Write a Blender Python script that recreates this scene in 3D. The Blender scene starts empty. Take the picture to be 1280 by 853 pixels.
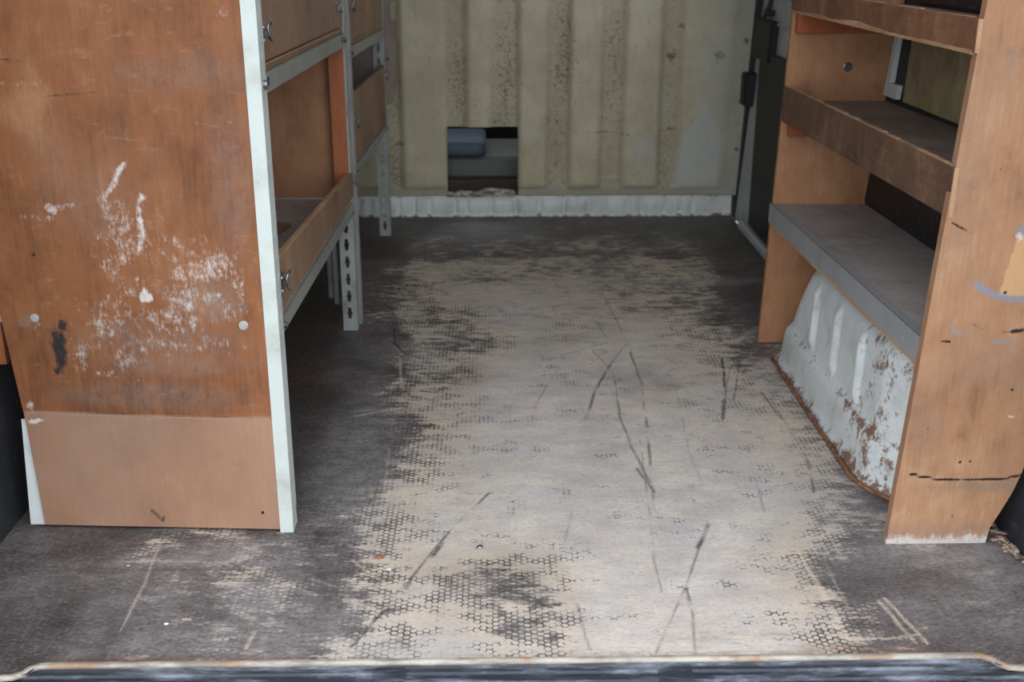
import bpy, bmesh, math, random
import numpy as np
from mathutils import Vector, Matrix

SC = bpy.context.scene
COL = SC.collection
R = math.radians

# ------------------------------------------------------------------ camera, sky, exposure
cam_data = bpy.data.cameras.new('camera')
cam_data.sensor_width = 36.0
cam_data.lens = 1420 / 1280 * 36.0
cam_data.dof.use_dof = True
cam_data.dof.focus_distance = 1.95
cam_data.dof.aperture_fstop = 6.3
cam_data.clip_start = 0.05
cam = bpy.data.objects.new('camera', cam_data)
COL.objects.link(cam)
cam.location = (0, 0, 1.0)
cam.rotation_euler = (R(90 - 19.559), 0, R(-0.950))
SC.camera = cam

world = bpy.data.worlds.new('overcast_sky')
SC.world = world
world.use_nodes = True
bg = world.node_tree.nodes['Background']
bg.inputs['Color'].default_value = (0.90, 0.965, 1.04, 1)      # even overcast sky
bg.inputs['Strength'].default_value = 1.0

SC.view_settings.view_transform = 'Standard'
SC.view_settings.look = 'None'
SC.view_settings.gamma = 1.0
SC.view_settings.use_curve_mapping = False
SC.view_settings.exposure = 1.72

CEIL = 1.90        # height of the unseen load-space roof above the load floor

# ------------------------------------------------------------------ helpers: colour, nodes
def lin(r, g, b):
    f = lambda c: (c / 255 / 12.92) if c / 255 <= 0.04045 else ((c / 255 + 0.055) / 1.055) ** 2.4
    return (f(r), f(g), f(b), 1.0)

class Nodes:
    """tiny wrapper for writing procedural materials"""
    def __init__(s, name):
        s.m = bpy.data.materials.new(name); s.m.use_nodes = True
        s.t = s.m.node_tree; s.b = s.t.nodes['Principled BSDF']
        s._co = None
    def new(s, typ, **kw):
        n = s.t.nodes.new(typ)
        for k, v in kw.items(): setattr(n, k, v)
        return n
    def put(s, sock, v):
        if isinstance(v, bpy.types.NodeSocket): s.t.links.new(v, sock)
        elif v is not None: sock.default_value = v
    def co(s):
        if s._co is None: s._co = s.new('ShaderNodeTexCoord').outputs['Object']
        return s._co
    def map(s, scale=(1, 1, 1), loc=(0, 0, 0), vec=None):
        n = s.new('ShaderNodeMapping'); s.put(n.inputs['Vector'], vec or s.co())
        n.inputs['Scale'].default_value = scale; n.inputs['Location'].default_value = loc
        return n.outputs[0]
    def noise(s, scale, detail=4, rough=0.55, vec=None, dist=0.0):
        n = s.new('ShaderNodeTexNoise'); s.put(n.inputs['Vector'], vec or s.co())
        n.inputs['Scale'].default_value = scale; n.inputs['Detail'].default_value = detail
        n.inputs['Roughness'].default_value = rough; n.inputs['Distortion'].default_value = dist
        return n.outputs[0]
    def voro(s, scale, vec=None, rand=1.0):
        n = s.new('ShaderNodeTexVoronoi'); s.put(n.inputs['Vector'], vec or s.co())
        n.inputs['Scale'].default_value = scale; n.inputs['Randomness'].default_value = rand
        return n.outputs['Distance']
    def ma(s, op, a, b=None, c=None, clamp=False):
        n = s.new('ShaderNodeMath', operation=op, use_clamp=clamp)
        for i, v in enumerate((a, b, c)):
            if v is not None: s.put(n.inputs[i], v)
        return n.outputs[0]
    def vm(s, op, a, b=None):
        n = s.new('ShaderNodeVectorMath', operation=op)
        s.put(n.inputs[0], a)
        if b is not None: s.put(n.inputs[1], b)
        return n
    def step(s, x, lo, hi, a=0.0, b=1.0):
        n = s.new('ShaderNodeMapRange', interpolation_type='SMOOTHSTEP')
        s.put(n.inputs['Value'], x)
        for k, v in (('From Min', lo), ('From Max', hi), ('To Min', a), ('To Max', b)): n.inputs[k].default_value = v
        return n.outputs[0]
    def mix(s, f, a, b, mode='MIX'):
        n = s.new('ShaderNodeMix', data_type='RGBA', blend_type=mode)
        s.put(n.inputs[0], f); s.put(n.inputs[6], a); s.put(n.inputs[7], b)
        return n.outputs[2]
    def attr(s, name):
        return s.new('ShaderNodeAttribute', attribute_name=name).outputs['Fac']
    def sep(s, v):
        n = s.new('ShaderNodeSeparateXYZ'); s.put(n.inputs[0], v); return n.outputs
    def bump(s, h, strength=0.3, dist=0.002):
        n = s.new('ShaderNodeBump'); s.put(n.inputs['Height'], h)
        n.inputs['Strength'].default_value = strength; n.inputs['Distance'].default_value = dist
        s.put(s.b.inputs['Normal'], n.outputs[0])
    def done(s, color, rough=0.6, metal=0.0, spec=None):
        s.put(s.b.inputs['Base Color'], color); s.put(s.b.inputs['Roughness'], rough)
        s.put(s.b.inputs['Metallic'], metal)
        if spec is not None: s.b.inputs['Specular IOR Level'].default_value = spec
        return s.m

# ------------------------------------------------------------------ helpers: numpy marks
def fbm(x, y, scale, seed=0, octs=4):
    rng = np.random.RandomState(seed); out = np.zeros_like(x); amp = 1.0; tot = 0
    for o in range(octs):
        g = rng.rand(64, 64); u = x * scale * 2 ** o + 17.3; v = y * scale * 2 ** o + 5.7
        i = np.floor(u).astype(int); j = np.floor(v).astype(int); fu = u - i; fv = v - j
        fu = fu * fu * (3 - 2 * fu); fv = fv * fv * (3 - 2 * fv)
        G = lambda a, b: g[a % 64, b % 64]
        n = (G(i, j) * (1 - fu) + G(i + 1, j) * fu) * (1 - fv) + (G(i, j + 1) * (1 - fu) + G(i + 1, j + 1) * fu) * fv
        out += n * amp; tot += amp; amp *= 0.5
    return out / tot

def stroke(A, x, y, pts, w, strength, seed=1, broken=0.4):
    """scratch or smear along a polyline, added into the mask A by maximum"""
    P = np.array(pts, float); rg = np.random.RandomState(seed + 77); Q = [P[0]]
    for a, b in zip(P[:-1], P[1:]):                                  # a shaky hand: finer steps, small offsets
        m = max(1, int(np.hypot(*(b - a)) / 0.03))
        for t in range(1, m + 1): Q.append(a + (b - a) * t / m + (rg.rand(2) - 0.5) * min(w * 0.8, 0.004))
    P = np.array(Q)
    sel = (x > P[:, 0].min() - 3 * w) & (x < P[:, 0].max() + 3 * w) & (y > P[:, 1].min() - 3 * w) & (y < P[:, 1].max() + 3 * w)
    if not sel.any(): return
    X = x[sel]; Y = y[sel]; d = np.full(X.shape, 9.0)
    for a, b in zip(P[:-1], P[1:]):
        ab = b - a; L = (ab ** 2).sum() + 1e-12
        t = np.clip(((X - a[0]) * ab[0] + (Y - a[1]) * ab[1]) / L, 0, 1)
        d = np.minimum(d, np.hypot(X - a[0] - t * ab[0], Y - a[1] - t * ab[1]))
    v = np.clip(1.25 - d / w, 0, 1) * strength
    v *= np.clip(1 - broken * 3.2 * np.clip(fbm(X, Y, 22, seed, 3) - 0.42, 0, 1), 0, 1)
    A[sel] = np.maximum(A[sel], v)

def blob(A, x, y, cx, cy, rx, ry, strength, seed=3, rag=0.8):
    d = np.hypot((x - cx) / rx, (y - cy) / ry) + (fbm(x, y, 1.6 / max(rx, ry), seed, 5) - 0.5) * 2 * rag
    A[:] = np.maximum(A, np.clip(1.35 - d, 0, 1) * strength)

def inpoly(x, y, poly):
    r = np.zeros(x.shape, bool); n = len(poly)
    for k in range(n):
        x0, y0 = poly[k]; x1, y1 = poly[(k + 1) % n]
        if y0 == y1: continue
        c = ((y0 > y) != (y1 > y)) & (x < (x1 - x0) * (y - y0) / (y1 - y0) + x0)
        r ^= c
    return r

# ------------------------------------------------------------------ helpers: objects
def origin(o):
    v = Vector((0, 0, 0))
    while o is not None: v += o.location; o = o.parent
    return v

def link(name, mesh, mat, parent=None, loc=None, smooth=False, **props):
    """one mesh object; vertices are given in scene coordinates unless loc is given"""
    o = bpy.data.objects.new(name, mesh); COL.objects.link(o)
    if mat is not None and not mesh.materials: mesh.materials.append(mat)
    if parent is not None: o.parent = parent
    if loc is not None: o.location = Vector(loc) - origin(parent)
    elif parent is not None: mesh.transform(Matrix.Translation(-origin(parent)))
    if smooth:
        for p in mesh.polygons: p.use_smooth = True
    for k, v in props.items(): o[k] = v
    return o

def mesh_of(bm, name='m'):
    bmesh.ops.recalc_face_normals(bm, faces=bm.faces)
    me = bpy.data.meshes.new(name); bm.to_mesh(me); bm.free(); return me

def pydata(v, f, name='m'):
    me = bpy.data.meshes.new(name); me.from_pydata([tuple(p) for p in v], [], f); me.update(); return me

def hexa(bm, c, bevel=0.0):
    """box from eight corners: four at the bottom, then four on top, each going round"""
    vs = [bm.verts.new(p) for p in c]
    fs = [bm.faces.new([vs[i] for i in q]) for q in ((3, 2, 1, 0), (4, 5, 6, 7), (0, 1, 5, 4), (1, 2, 6, 5), (2, 3, 7, 6), (3, 0, 4, 7))]
    if bevel:
        es = list({e for f in fs for e in f.edges})
        bmesh.ops.bevel(bm, geom=es, offset=bevel, segments=1, affect='EDGES', profile=0.5)

def box(bm, x0, x1, y0, y1, z0, z1, bevel=0.0):
    hexa(bm, [(x0, y0, z0), (x1, y0, z0), (x1, y1, z0), (x0, y1, z0), (x0, y0, z1), (x1, y0, z1), (x1, y1, z1), (x0, y1, z1)], bevel)

def slope(bm, x0, x1, y0, y1, zb, zt, bevel=0.0):
    """box whose bottom and top run from zb[0], zt[0] at y0 to zb[1], zt[1] at y1"""
    hexa(bm, [(x0, y0, zb[0]), (x1, y0, zb[0]), (x1, y1, zb[1]), (x0, y1, zb[1]), (x0, y0, zt[0]), (x1, y0, zt[0]), (x1, y1, zt[1]), (x0, y1, zt[1])], bevel)

def cyl(bm, p, axis, r, h, n=12, r2=None):
    q = Vector((0, 0, 1)).rotation_difference(Vector(axis).normalized())
    M = Matrix.Translation(p) @ q.to_matrix().to_4x4() @ Matrix.Translation((0, 0, h / 2))
    bmesh.ops.create_cone(bm, cap_ends=True, segments=n, radius1=r, radius2=r if r2 is None else r2, depth=h, matrix=M)

def tube(bm, pts, r, n=6):
    pts = [Vector(p) for p in pts]; rings = []
    for i, p in enumerate(pts):
        t = (pts[min(i + 1, len(pts) - 1)] - pts[max(i - 1, 0)]).normalized()
        a = t.orthogonal().normalized() if i == 0 else (prev - t * prev.dot(t)).normalized()
        prev = a; b = t.cross(a)
        rings.append([bm.verts.new(p + (a * math.cos(k * 2 * math.pi / n) + b * math.sin(k * 2 * math.pi / n)) * r) for k in range(n)])
    for A, B in zip(rings[:-1], rings[1:]):
        for k in range(n): bm.faces.new((A[k], A[(k + 1) % n], B[(k + 1) % n], B[k]))
    bm.faces.new(rings[0][::-1]); bm.faces.new(rings[-1])

def BM(fn, *a, **k):
    bm = bmesh.new(); fn(bm, *a, **k); return mesh_of(bm)

def thing(name, label, cat, loc, group=None):
    o = bpy.data.objects.new(name, None); COL.objects.link(o); o.location = loc; o.empty_display_size = 0.1
    o['label'] = label; o['category'] = cat
    if group: o['group'] = group
    return o

def struct(name, loc=(0, 0, 0)):
    o = bpy.data.objects.new(name, None); COL.objects.link(o); o.location = loc; o['kind'] = 'structure'; return o

def setattr_f(me, name, a):
    at = me.attributes.new(name, 'FLOAT', 'POINT'); at.data.foreach_set('value', np.ascontiguousarray(a, dtype=np.float32).ravel())

def row_panel(zs, left, right, nx, y0, y1, t):
    """upright board whose left and right outlines are functions of height; dense front for marks.
       y0, y1: y of the front face at the left and right ends. returns mesh, X, Z of the front grid (nz, nx)"""
    zs = np.asarray(zs); nz = len(zs); u = np.linspace(0, 1, nx)
    L = np.array([left(z) for z in zs]); Rr = np.array([right(z) for z in zs])
    X = L[:, None] * (1 - u) + Rr[:, None] * u; Z = np.repeat(zs[:, None], nx, 1); Y = y0 * (1 - u)[None, :] + y1 * u[None, :] + 0 * X
    v = np.concatenate([np.stack([X, Y, Z], -1).reshape(-1, 3), np.stack([X, Y + t, Z], -1).reshape(-1, 3)])
    n = nz * nx; f = []
    for i in range(nz - 1):
        for j in range(nx - 1):
            a = i * nx + j; f.append((a, a + 1, a + nx + 1, a + nx)); b = a + n; f.append((b, b + nx, b + nx + 1, b + 1))
    for i in range(nz - 1):
        a = i * nx; f.append((a, a + nx, a + nx + n, a + n)); a += nx - 1; f.append((a, a + n, a + nx + n, a + nx))
    for j in range(nx - 1):
        a = j; f.append((a, a + n, a + 1 + n, a + 1)); a = (nz - 1) * nx + j; f.append((a, a + 1, a + 1 + n, a + n))
    return pydata(v, f), X, Z

# ------------------------------------------------------------------ materials
def wood_mat(name, dark, mid, light, grain='z', ply=None, rough=0.62, marks=False, dirt=0.25, extra=None, seed=0.0, blotch=4.0):
    N = Nodes(name)
    st = {'z': (1, 1, 0.07), 'y': (1, 0.07, 1), 'x': (0.07, 1, 1)}[grain]
    g1 = N.noise(160, 5, 0.6, N.map(st, (seed, seed, seed)))
    g2 = N.noise(520, 3, 0.6, N.map(st, (seed + 3, 0, seed)))
    b1 = N.noise(blotch, 6, 0.62, N.map((1, 1, 0.7), (seed * 2, seed, 1.7)), 0.6)
    b2 = N.noise(22, 5, 0.65, N.map((1, 1, 0.6), (seed, 4, seed)))
    b3 = N.noise(38, 7, 0.75, N.map((0.5, 1, 1.4), (seed, 1, 3)))
    t = N.ma('ADD', N.ma('MULTIPLY', g1, 0.28), N.ma('ADD', N.ma('MULTIPLY', b1, 0.85), N.ma('MULTIPLY', b2, 0.42)))
    c = N.mix(N.step(t, 0.52, 0.80), dark, mid); c = N.mix(N.step(t, 0.76, 1.02), c, light)
    c = N.mix(N.step(g2, 0.56, 0.75, 0, 0.38), c, dark)                       # open pores
    grime = N.noise(7, 7, 0.7, N.map((1, 1, 1), (seed + 9, 2, seed)))
    c = N.mix(N.step(grime, 0.5, 0.76, 0, dirt), c, lin(66, 52, 44))
    c = N.mix(N.step(b3, 0.56, 0.74, 0, 0.28), c, lin(188, 158, 134)); c = N.mix(N.step(b3, 0.42, 0.28, 0, 0.35), c, dark)
    h = g1
    if ply:                                                                   # veneers seen on sawn edges
        s = N.sep(N.co())[{'x': 0, 'y': 1, 'z': 2}[ply[0]]]
        w = N.ma('SINE', N.ma('MULTIPLY', N.ma('SUBTRACT', s, ply[1]), 2 * math.pi / ply[2]))
        c = N.mix(N.step(w, 0.1, 0.8, 0, 0.55), c, lin(70, 46, 34))
    if marks:
        sc = N.noise(55, 6, 0.72); sc2 = N.noise(230, 4, 0.7, N.map((1, 1, 0.35)))
        k = N.ma('ADD', N.ma('MULTIPLY', sc, 0.6), N.ma('MULTIPLY', sc2, 0.5))
        if 'pale' in marks:
            c = N.mix(N.ma('MULTIPLY', N.attr('pale'), 0.62), c, lin(172, 144, 124))
        if 'grey' in marks:
            c = N.mix(N.ma('MULTIPLY', N.attr('grey'), N.step(k, 0.38, 0.62)), c, lin(128, 114, 106))
        if 'tan' in marks:
            c = N.mix(N.ma('MULTIPLY', N.attr('tan'), 0.8), c, lin(208, 164, 116))
        if 'blue' in marks:
            c = N.mix(N.ma('MULTIPLY', N.attr('blue'), N.step(sc2, 0.3, 0.6)), c, lin(128, 140, 160))
        if 'black' in marks:
            c = N.mix(N.step(N.ma('ADD', N.attr('black'), N.ma('MULTIPLY', N.ma('SUBTRACT', k, 0.55), 1.1)), 0.35, 0.72), c, lin(42, 37, 36))
        if 'white' in marks:
            wv = N.ma('ADD', N.attr('white'), N.ma('MULTIPLY', N.ma('SUBTRACT', k, 0.55), 2.6))
            c = N.mix(N.step(wv, 0.38, 1.05, 0, 0.85), c, lin(212, 205, 200))
    N.bump(g1, 0.12, 0.001)
    return N.done(c, rough, 0, 0.35)

def metal_paint(name, base, rust=0.3, rough=0.45, metal=0.0, grime=lin(70, 62, 56)):
    N = Nodes(name)
    a = N.noise(9, 6, 0.7); b = N.noise(70, 5, 0.7)
    c = N.mix(N.step(a, 0.45, 0.75, 0, 0.45), base, grime)
    c = N.mix(N.step(N.ma('ADD', N.ma('MULTIPLY', a, 0.5), N.ma('MULTIPLY', b, 0.5)), 0.60, 0.66, 0, rust), c, lin(96, 52, 30))
    N.bump(b, 0.08, 0.001)
    return N.done(c, rough, metal)

M = {}
M['left_panel'] = wood_mat('reddish_plywood', lin(98, 60, 36), lin(136, 86, 53), lin(162, 114, 80), 'z', marks=('pale', 'grey', 'black', 'white'), dirt=0.22)
M['right_panel'] = wood_mat('orange_plywood', lin(134, 94, 68), lin(170, 126, 94), lin(194, 154, 120), 'z', ply=('y', 0.0, 0.0045), marks=('grey', 'tan', 'blue', 'black', 'white'), dirt=0.4, seed=2.3)
M['far_panel'] = wood_mat('orange_plywood_inside', lin(136, 94, 64), lin(164, 118, 84), lin(186, 142, 108), 'z', dirt=0.35, seed=5.1)
M['lip_wood'] = wood_mat('worn_brown_board', lin(76, 54, 42), lin(104, 76, 58), lin(136, 104, 84), 'y', dirt=0.5, seed=1.1, blotch=9)
M['lip_wood_top'] = wood_mat('worn_reddish_board', lin(96, 62, 42), lin(126, 86, 62), lin(158, 118, 90), 'y', dirt=0.45, seed=7.1, blotch=9)
M['raw_edge'] = wood_mat('raw_plywood_edge', lin(150, 112, 82), lin(180, 140, 106), lin(205, 172, 140), 'y', dirt=0.35, seed=3.1)
M['left_lip'] = wood_mat('brown_plywood_front', lin(106, 80, 60), lin(134, 104, 80), lin(158, 130, 106), 'z', dirt=0.35, seed=6.4)
M['divider'] = wood_mat('brown_divider_plywood', lin(148, 104, 74), lin(172, 126, 92), lin(188, 144, 110), 'z', dirt=0.2, seed=8.4)
M['divider_red'] = wood_mat('red_divider_plywood', lin(132, 72, 42), lin(160, 92, 58), lin(178, 112, 74), 'z', dirt=0.15, seed=9.9)
M['shelf_grey'] = wood_mat('dusty_grey_shelf', lin(142, 132, 127), lin(166, 155, 150), lin(184, 174, 168), 'y', dirt=0.35, seed=4.2)
M['shelf_dark'] = wood_mat('dusty_brown_shelf', lin(112, 98, 90), lin(138, 122, 114), lin(158, 144, 136), 'y', dirt=0.45, seed=4.9)
M['cleat'] = wood_mat('red_cleat', lin(128, 62, 36), lin(150, 78, 46), lin(170, 96, 60), 'x', dirt=0.2, seed=2.0)
M['yellow_board'] = wood_mat('stained_yellow_board', lin(112, 100, 72), lin(150, 136, 102), lin(180, 168, 134), 'z', dirt=0.75, seed=3.7, blotch=7)
M['post'] = metal_paint('grey_white_steel', lin(152, 155, 151), 0.4)
M['post_front'] = metal_paint('pale_painted_steel', lin(196, 202, 196), 0.16, 0.4, 0, lin(150, 146, 134))
M['beam'] = metal_paint('grey_steel_beam', lin(134, 134, 128), 0.4, 0.4)
M['zinc'] = metal_paint('zinc_plated_steel', lin(150, 150, 154), 0.35, 0.28, 0.95)
M['screw'] = metal_paint('dull_screw_steel', lin(186, 184, 180), 0.1, 0.4, 0.4)
M['lip_metal'] = metal_paint('grey_laminate_strip', lin(146, 146, 148), 0.05, 0.5, 0.0, lin(112, 110, 110))
N = Nodes('flaking_rust'); a = N.noise(55, 6, 0.75)
M['rusty'] = N.done(N.mix(N.step(a, 0.4, 0.6), lin(96, 62, 42), lin(150, 104, 74)), 0.85)
M['white_paint'] = metal_paint('dirty_white_paint', lin(205, 208, 206), 0.5, 0.45, 0, lin(150, 142, 130))
M['grey_body'] = metal_paint('grey_white_body_paint', lin(176, 182, 184), 0.05, 0.4, 0, lin(120, 120, 118))

N = Nodes('black_liner')
a = N.noise(45, 6, 0.7); b = N.noise(6, 5, 0.6)
c = N.mix(N.step(a, 0.55, 0.75, 0, 0.6), lin(36, 37, 42), lin(96, 96, 100)); c = N.mix(N.step(b, 0.6, 0.75, 0, 0.35), c, lin(96, 84, 72))
N.bump(a, 0.3, 0.003); M['black_liner'] = N.done(c, 0.6)
N = Nodes('black_liner_worn')
a = N.noise(30, 7, 0.75, N.map((1, 1, 1.6))); b = N.noise(5, 5, 0.6)
c = N.mix(N.step(N.ma('ADD', N.ma('MULTIPLY', a, 0.7), N.ma('MULTIPLY', b, 0.4)), 0.63, 0.74, 0, 0.7), lin(22, 23, 26), lin(132, 108, 88))
c = N.mix(N.step(a, 0.34, 0.46, 0.7, 0), c, lin(76, 82, 92))
N.bump(a, 0.3, 0.003); M['black_worn'] = N.done(c, 0.5)
N = Nodes('black_plastic'); a = N.noise(90, 4, 0.6); N.bump(a, 0.1, 0.001)
M['black_plastic'] = N.done(N.mix(N.step(a, 0.5, 0.8, 0, 0.5), lin(20, 20, 22), lin(48, 48, 50)), 0.55)
N = Nodes('roof_lining'); a = N.noise(12, 4, 0.6)
M['roof'] = N.done(N.mix(a, lin(214, 214, 210), lin(228, 228, 224)), 0.7)  # assumed white lining of the unseen roof
N = Nodes('asphalt'); a = N.noise(60, 6, 0.7); N.bump(a, 0.5, 0.01)
M['ground'] = N.done(N.mix(a, lin(92, 92, 92), lin(128, 126, 122)), 0.9)

# ------------------------------------------------------------------ large structure: ground, van shell
def shell(name, mat, *boxes):
    bm = bmesh.new()
    for b in boxes: box(bm, *b)
    return link(name, mesh_of(bm), mat, None, kind='structure')

shell('ground', M['ground'], (-12, 12, -12, 14, -0.70, -0.62))
shell('ceiling', M['roof'], (-1.0, 1.05, 1.15, 5.7, CEIL, CEIL + 0.03))  # unseen roof; its white lining is assumed, to brighten the back

# worn patches, dark scratches and pale scratches of the floor, in metres on the floor
WEAR= [(-0.34,4.06,0.1),(-0.05,4.05,0.15),(0.24,4.05,0.2),(0.53,4.04,0.2),(0.83,4.04,0.1),(-0.4,3.77,0.05),(-0.18,3.77,0.3),(0.09,3.77,0.35),(0.36,3.76,0.35),(0.64,3.76,0.3),(0.83,3.75,0.1),(-0.37,3.48,0.2),(-0.2,3.47,0.55),(0.01,3.47,0.5),(0.21,3.47,0.5),(0.41,3.46,0.45),(0.62,3.46,0.5),(0.79,3.46,0.2),(-0.52,3.22,0.0),(-0.35,3.22,0.25),(-0.23,3.22,0.5),(-0.09,3.22,0.65),(0.08,3.21,0.7),(0.24,3.21,0.6),(0.43,3.21,0.5),(0.6,3.2,0.4),(0.74,3.2,0.15),(-0.48,3.0,0.0),(-0.33,3.0,0.3),(-0.22,2.99,0.5),(-0.11,2.99,0.4),(0.05,2.99,0.75),(0.23,2.99,0.65),(0.4,2.98,0.6),(0.56,2.98,0.5),(0.69,2.98,0.25),(-0.5,2.8,0.02),(-0.31,2.8,0.15),(-0.16,2.8,0.45),(-0.04,2.79,0.5),(0.13,2.79,0.65),(0.3,2.79,0.75),(0.46,2.79,0.7),(0.59,2.78,0.5),(0.69,2.78,0.35),(-0.47,2.63,0.05),(-0.35,2.62,0.15),(-0.23,2.62,0.35),(-0.11,2.62,0.5),(0.04,2.62,0.8),(0.2,2.61,0.8),(0.36,2.61,0.8),(0.52,2.61,0.65),(0.65,2.61,0.4),(-0.4,2.42,0.05),(-0.29,2.42,0.15),(-0.22,2.42,0.5),(-0.11,2.41,0.6),(0.04,2.41,0.85),(0.19,2.41,0.85),(0.33,2.41,0.75),(0.48,2.4,0.75),(0.61,2.4,0.6),(0.7,2.4,0.45),(-0.38,2.24,0.1),(-0.29,2.24,0.15),(-0.19,2.24,0.3),(-0.1,2.23,0.65),(0.04,2.23,0.85),(0.21,2.23,0.9),(0.35,2.23,0.85),(0.48,2.22,0.8),(0.59,2.22,0.7),(0.69,2.22,0.5),(-0.35,2.08,0.12),(-0.26,2.08,0.2),(-0.18,2.08,0.4),(-0.09,2.08,0.7),(0.03,2.07,0.85),(0.2,2.07,0.92),(0.36,2.07,0.9),(0.52,2.07,0.85),(0.63,2.06,0.6),(0.73,2.06,0.3),(-0.33,1.94,0.15),(-0.26,1.94,0.2),(-0.18,1.94,0.6),(-0.09,1.94,0.75),(0.03,1.94,0.9),(0.21,1.93,0.95),(0.37,1.93,0.9),(0.52,1.93,0.85),(0.62,1.93,0.5),(0.72,1.92,0.35),(-0.32,1.82,0.3),(-0.24,1.82,0.3),(-0.19,1.82,0.7),(-0.08,1.81,0.85),(0.06,1.81,0.9),(0.2,1.81,0.95),(0.35,1.81,0.9),(0.49,1.8,0.85),(0.58,1.8,0.55),(0.66,1.8,0.35),(-0.83,1.74,0.2),(-0.72,1.74,0.2),(-0.58,1.74,0.55),(-0.44,1.73,0.6),(-0.34,1.73,0.6),(-0.28,1.73,0.25),(-0.19,1.73,0.35),(-0.12,1.73,0.75),(-0.03,1.73,0.6),(0.06,1.73,0.6),(0.14,1.72,0.85),(0.28,1.72,0.95),(0.42,1.72,0.9),(0.5,1.72,0.7),(0.57,1.72,0.5),(0.64,1.72,0.4),(0.73,1.72,0.5),(0.87,1.71,0.35),(-0.79,1.64,0.2),(-0.68,1.64,0.15),(-0.55,1.63,0.35),(-0.47,1.63,0.45),(-0.38,1.63,0.65),(-0.29,1.63,0.3),(-0.21,1.63,0.4),(-0.13,1.63,0.7),(-0.03,1.62,0.5),(0.08,1.62,0.5),(0.16,1.62,0.9),(0.3,1.62,0.95),(0.42,1.62,0.85),(0.5,1.62,0.55),(0.58,1.61,0.35),(0.67,1.61,0.25),(0.79,1.61,0.4),(-0.75,1.54,0.1),(-0.65,1.54,0.15),(-0.55,1.54,0.35),(-0.48,1.54,0.4),(-0.4,1.54,0.6),(-0.32,1.54,0.5),(-0.24,1.53,0.25),(-0.17,1.53,0.5),(-0.1,1.53,0.7),(0.0,1.53,0.65),(0.08,1.53,0.65),(0.18,1.53,0.95),(0.33,1.53,0.95),(0.41,1.52,0.8),(0.49,1.52,0.6),(0.56,1.52,0.35),(0.63,1.52,0.25),(0.73,1.52,0.3),(0.81,1.52,0.3),(-0.72,1.47,0.15),(-0.6,1.47,0.25),(-0.48,1.46,0.4),(-0.38,1.46,0.55),(-0.34,1.46,0.3),(-0.24,1.46,0.35),(-0.17,1.46,0.45),(-0.07,1.46,0.8),(0.07,1.45,0.9),(0.19,1.45,0.95),(0.34,1.45,0.95),(0.46,1.45,0.8),(0.55,1.45,0.6),(0.64,1.45,0.5),(0.72,1.44,0.35)]
DARK= [([(0.358,2.825),(0.28,2.613),(0.238,2.467),(0.199,2.285)],0.007,0.9),([(0.253,2.74),(0.294,2.559),(0.347,2.516)],0.004,0.5),([(0.348,2.727),(0.35,2.505),(0.331,2.27),(0.313,2.07),(0.294,1.867)],0.006,0.7),([(0.322,3.25),(0.342,2.917),(0.353,2.727)],0.004,0.5),([(0.29,2.559),(0.278,2.315),(0.285,2.147),(0.306,1.958)],0.005,0.7),([(0.284,2.052),(0.305,1.948)],0.006,0.7),([(0.575,2.676),(0.547,2.502),(0.504,2.293)],0.007,0.9),([(0.592,2.63),(0.551,2.502),(0.509,2.311)],0.005,0.6),([(0.617,2.664),(0.549,2.403)],0.004,0.6),([(-0.272,2.913),(-0.259,2.798),(-0.218,2.689),(-0.152,2.587),(-0.093,2.554)],0.006,0.8),([(-0.01,1.953),(-0.084,1.799),(-0.133,1.664),(-0.186,1.523),(-0.219,1.445)],0.005,0.75),([(-0.093,1.762),(-0.109,1.716)],0.009,0.9),([(-0.139,1.646),(-0.146,1.614)],0.008,0.8),([(-0.178,1.545),(-0.215,1.454)],0.006,0.9),([(0.624,2.45),(0.638,2.222),(0.636,2.084),(0.611,1.943)],0.006,0.6),([(0.386,1.82),(0.354,1.735)],0.009,0.9),([(0.354,1.735),(0.323,1.644),(0.295,1.571),(0.238,1.432)],0.004,0.6),([(0.311,1.607),(0.308,1.526),(0.294,1.421)],0.005,0.75),([(0.175,2.671),(0.127,2.509),(0.09,2.363)],0.004,0.4),([(0.307,2.186),(0.285,1.868),(0.271,1.696),(0.27,1.596)],0.004,0.4),([(0.142,1.87),(0.12,1.753)],0.003,0.35),([(0.13,1.563),(0.137,1.464),(0.141,1.439)],0.004,0.4),([(0.526,2.143),(0.511,1.995),(0.497,1.864)],0.004,0.4),([(0.275,3.022),(0.3,2.82)],0.004,0.5),([(0.167,2.7),(0.298,2.801)],0.003,0.5),([(-0.572,1.737),(-0.57,1.586),(-0.58,1.476)],0.003,0.25),([(0.431,2.504),(0.402,2.145),(0.403,1.963)],0.003,0.3)]
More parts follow.
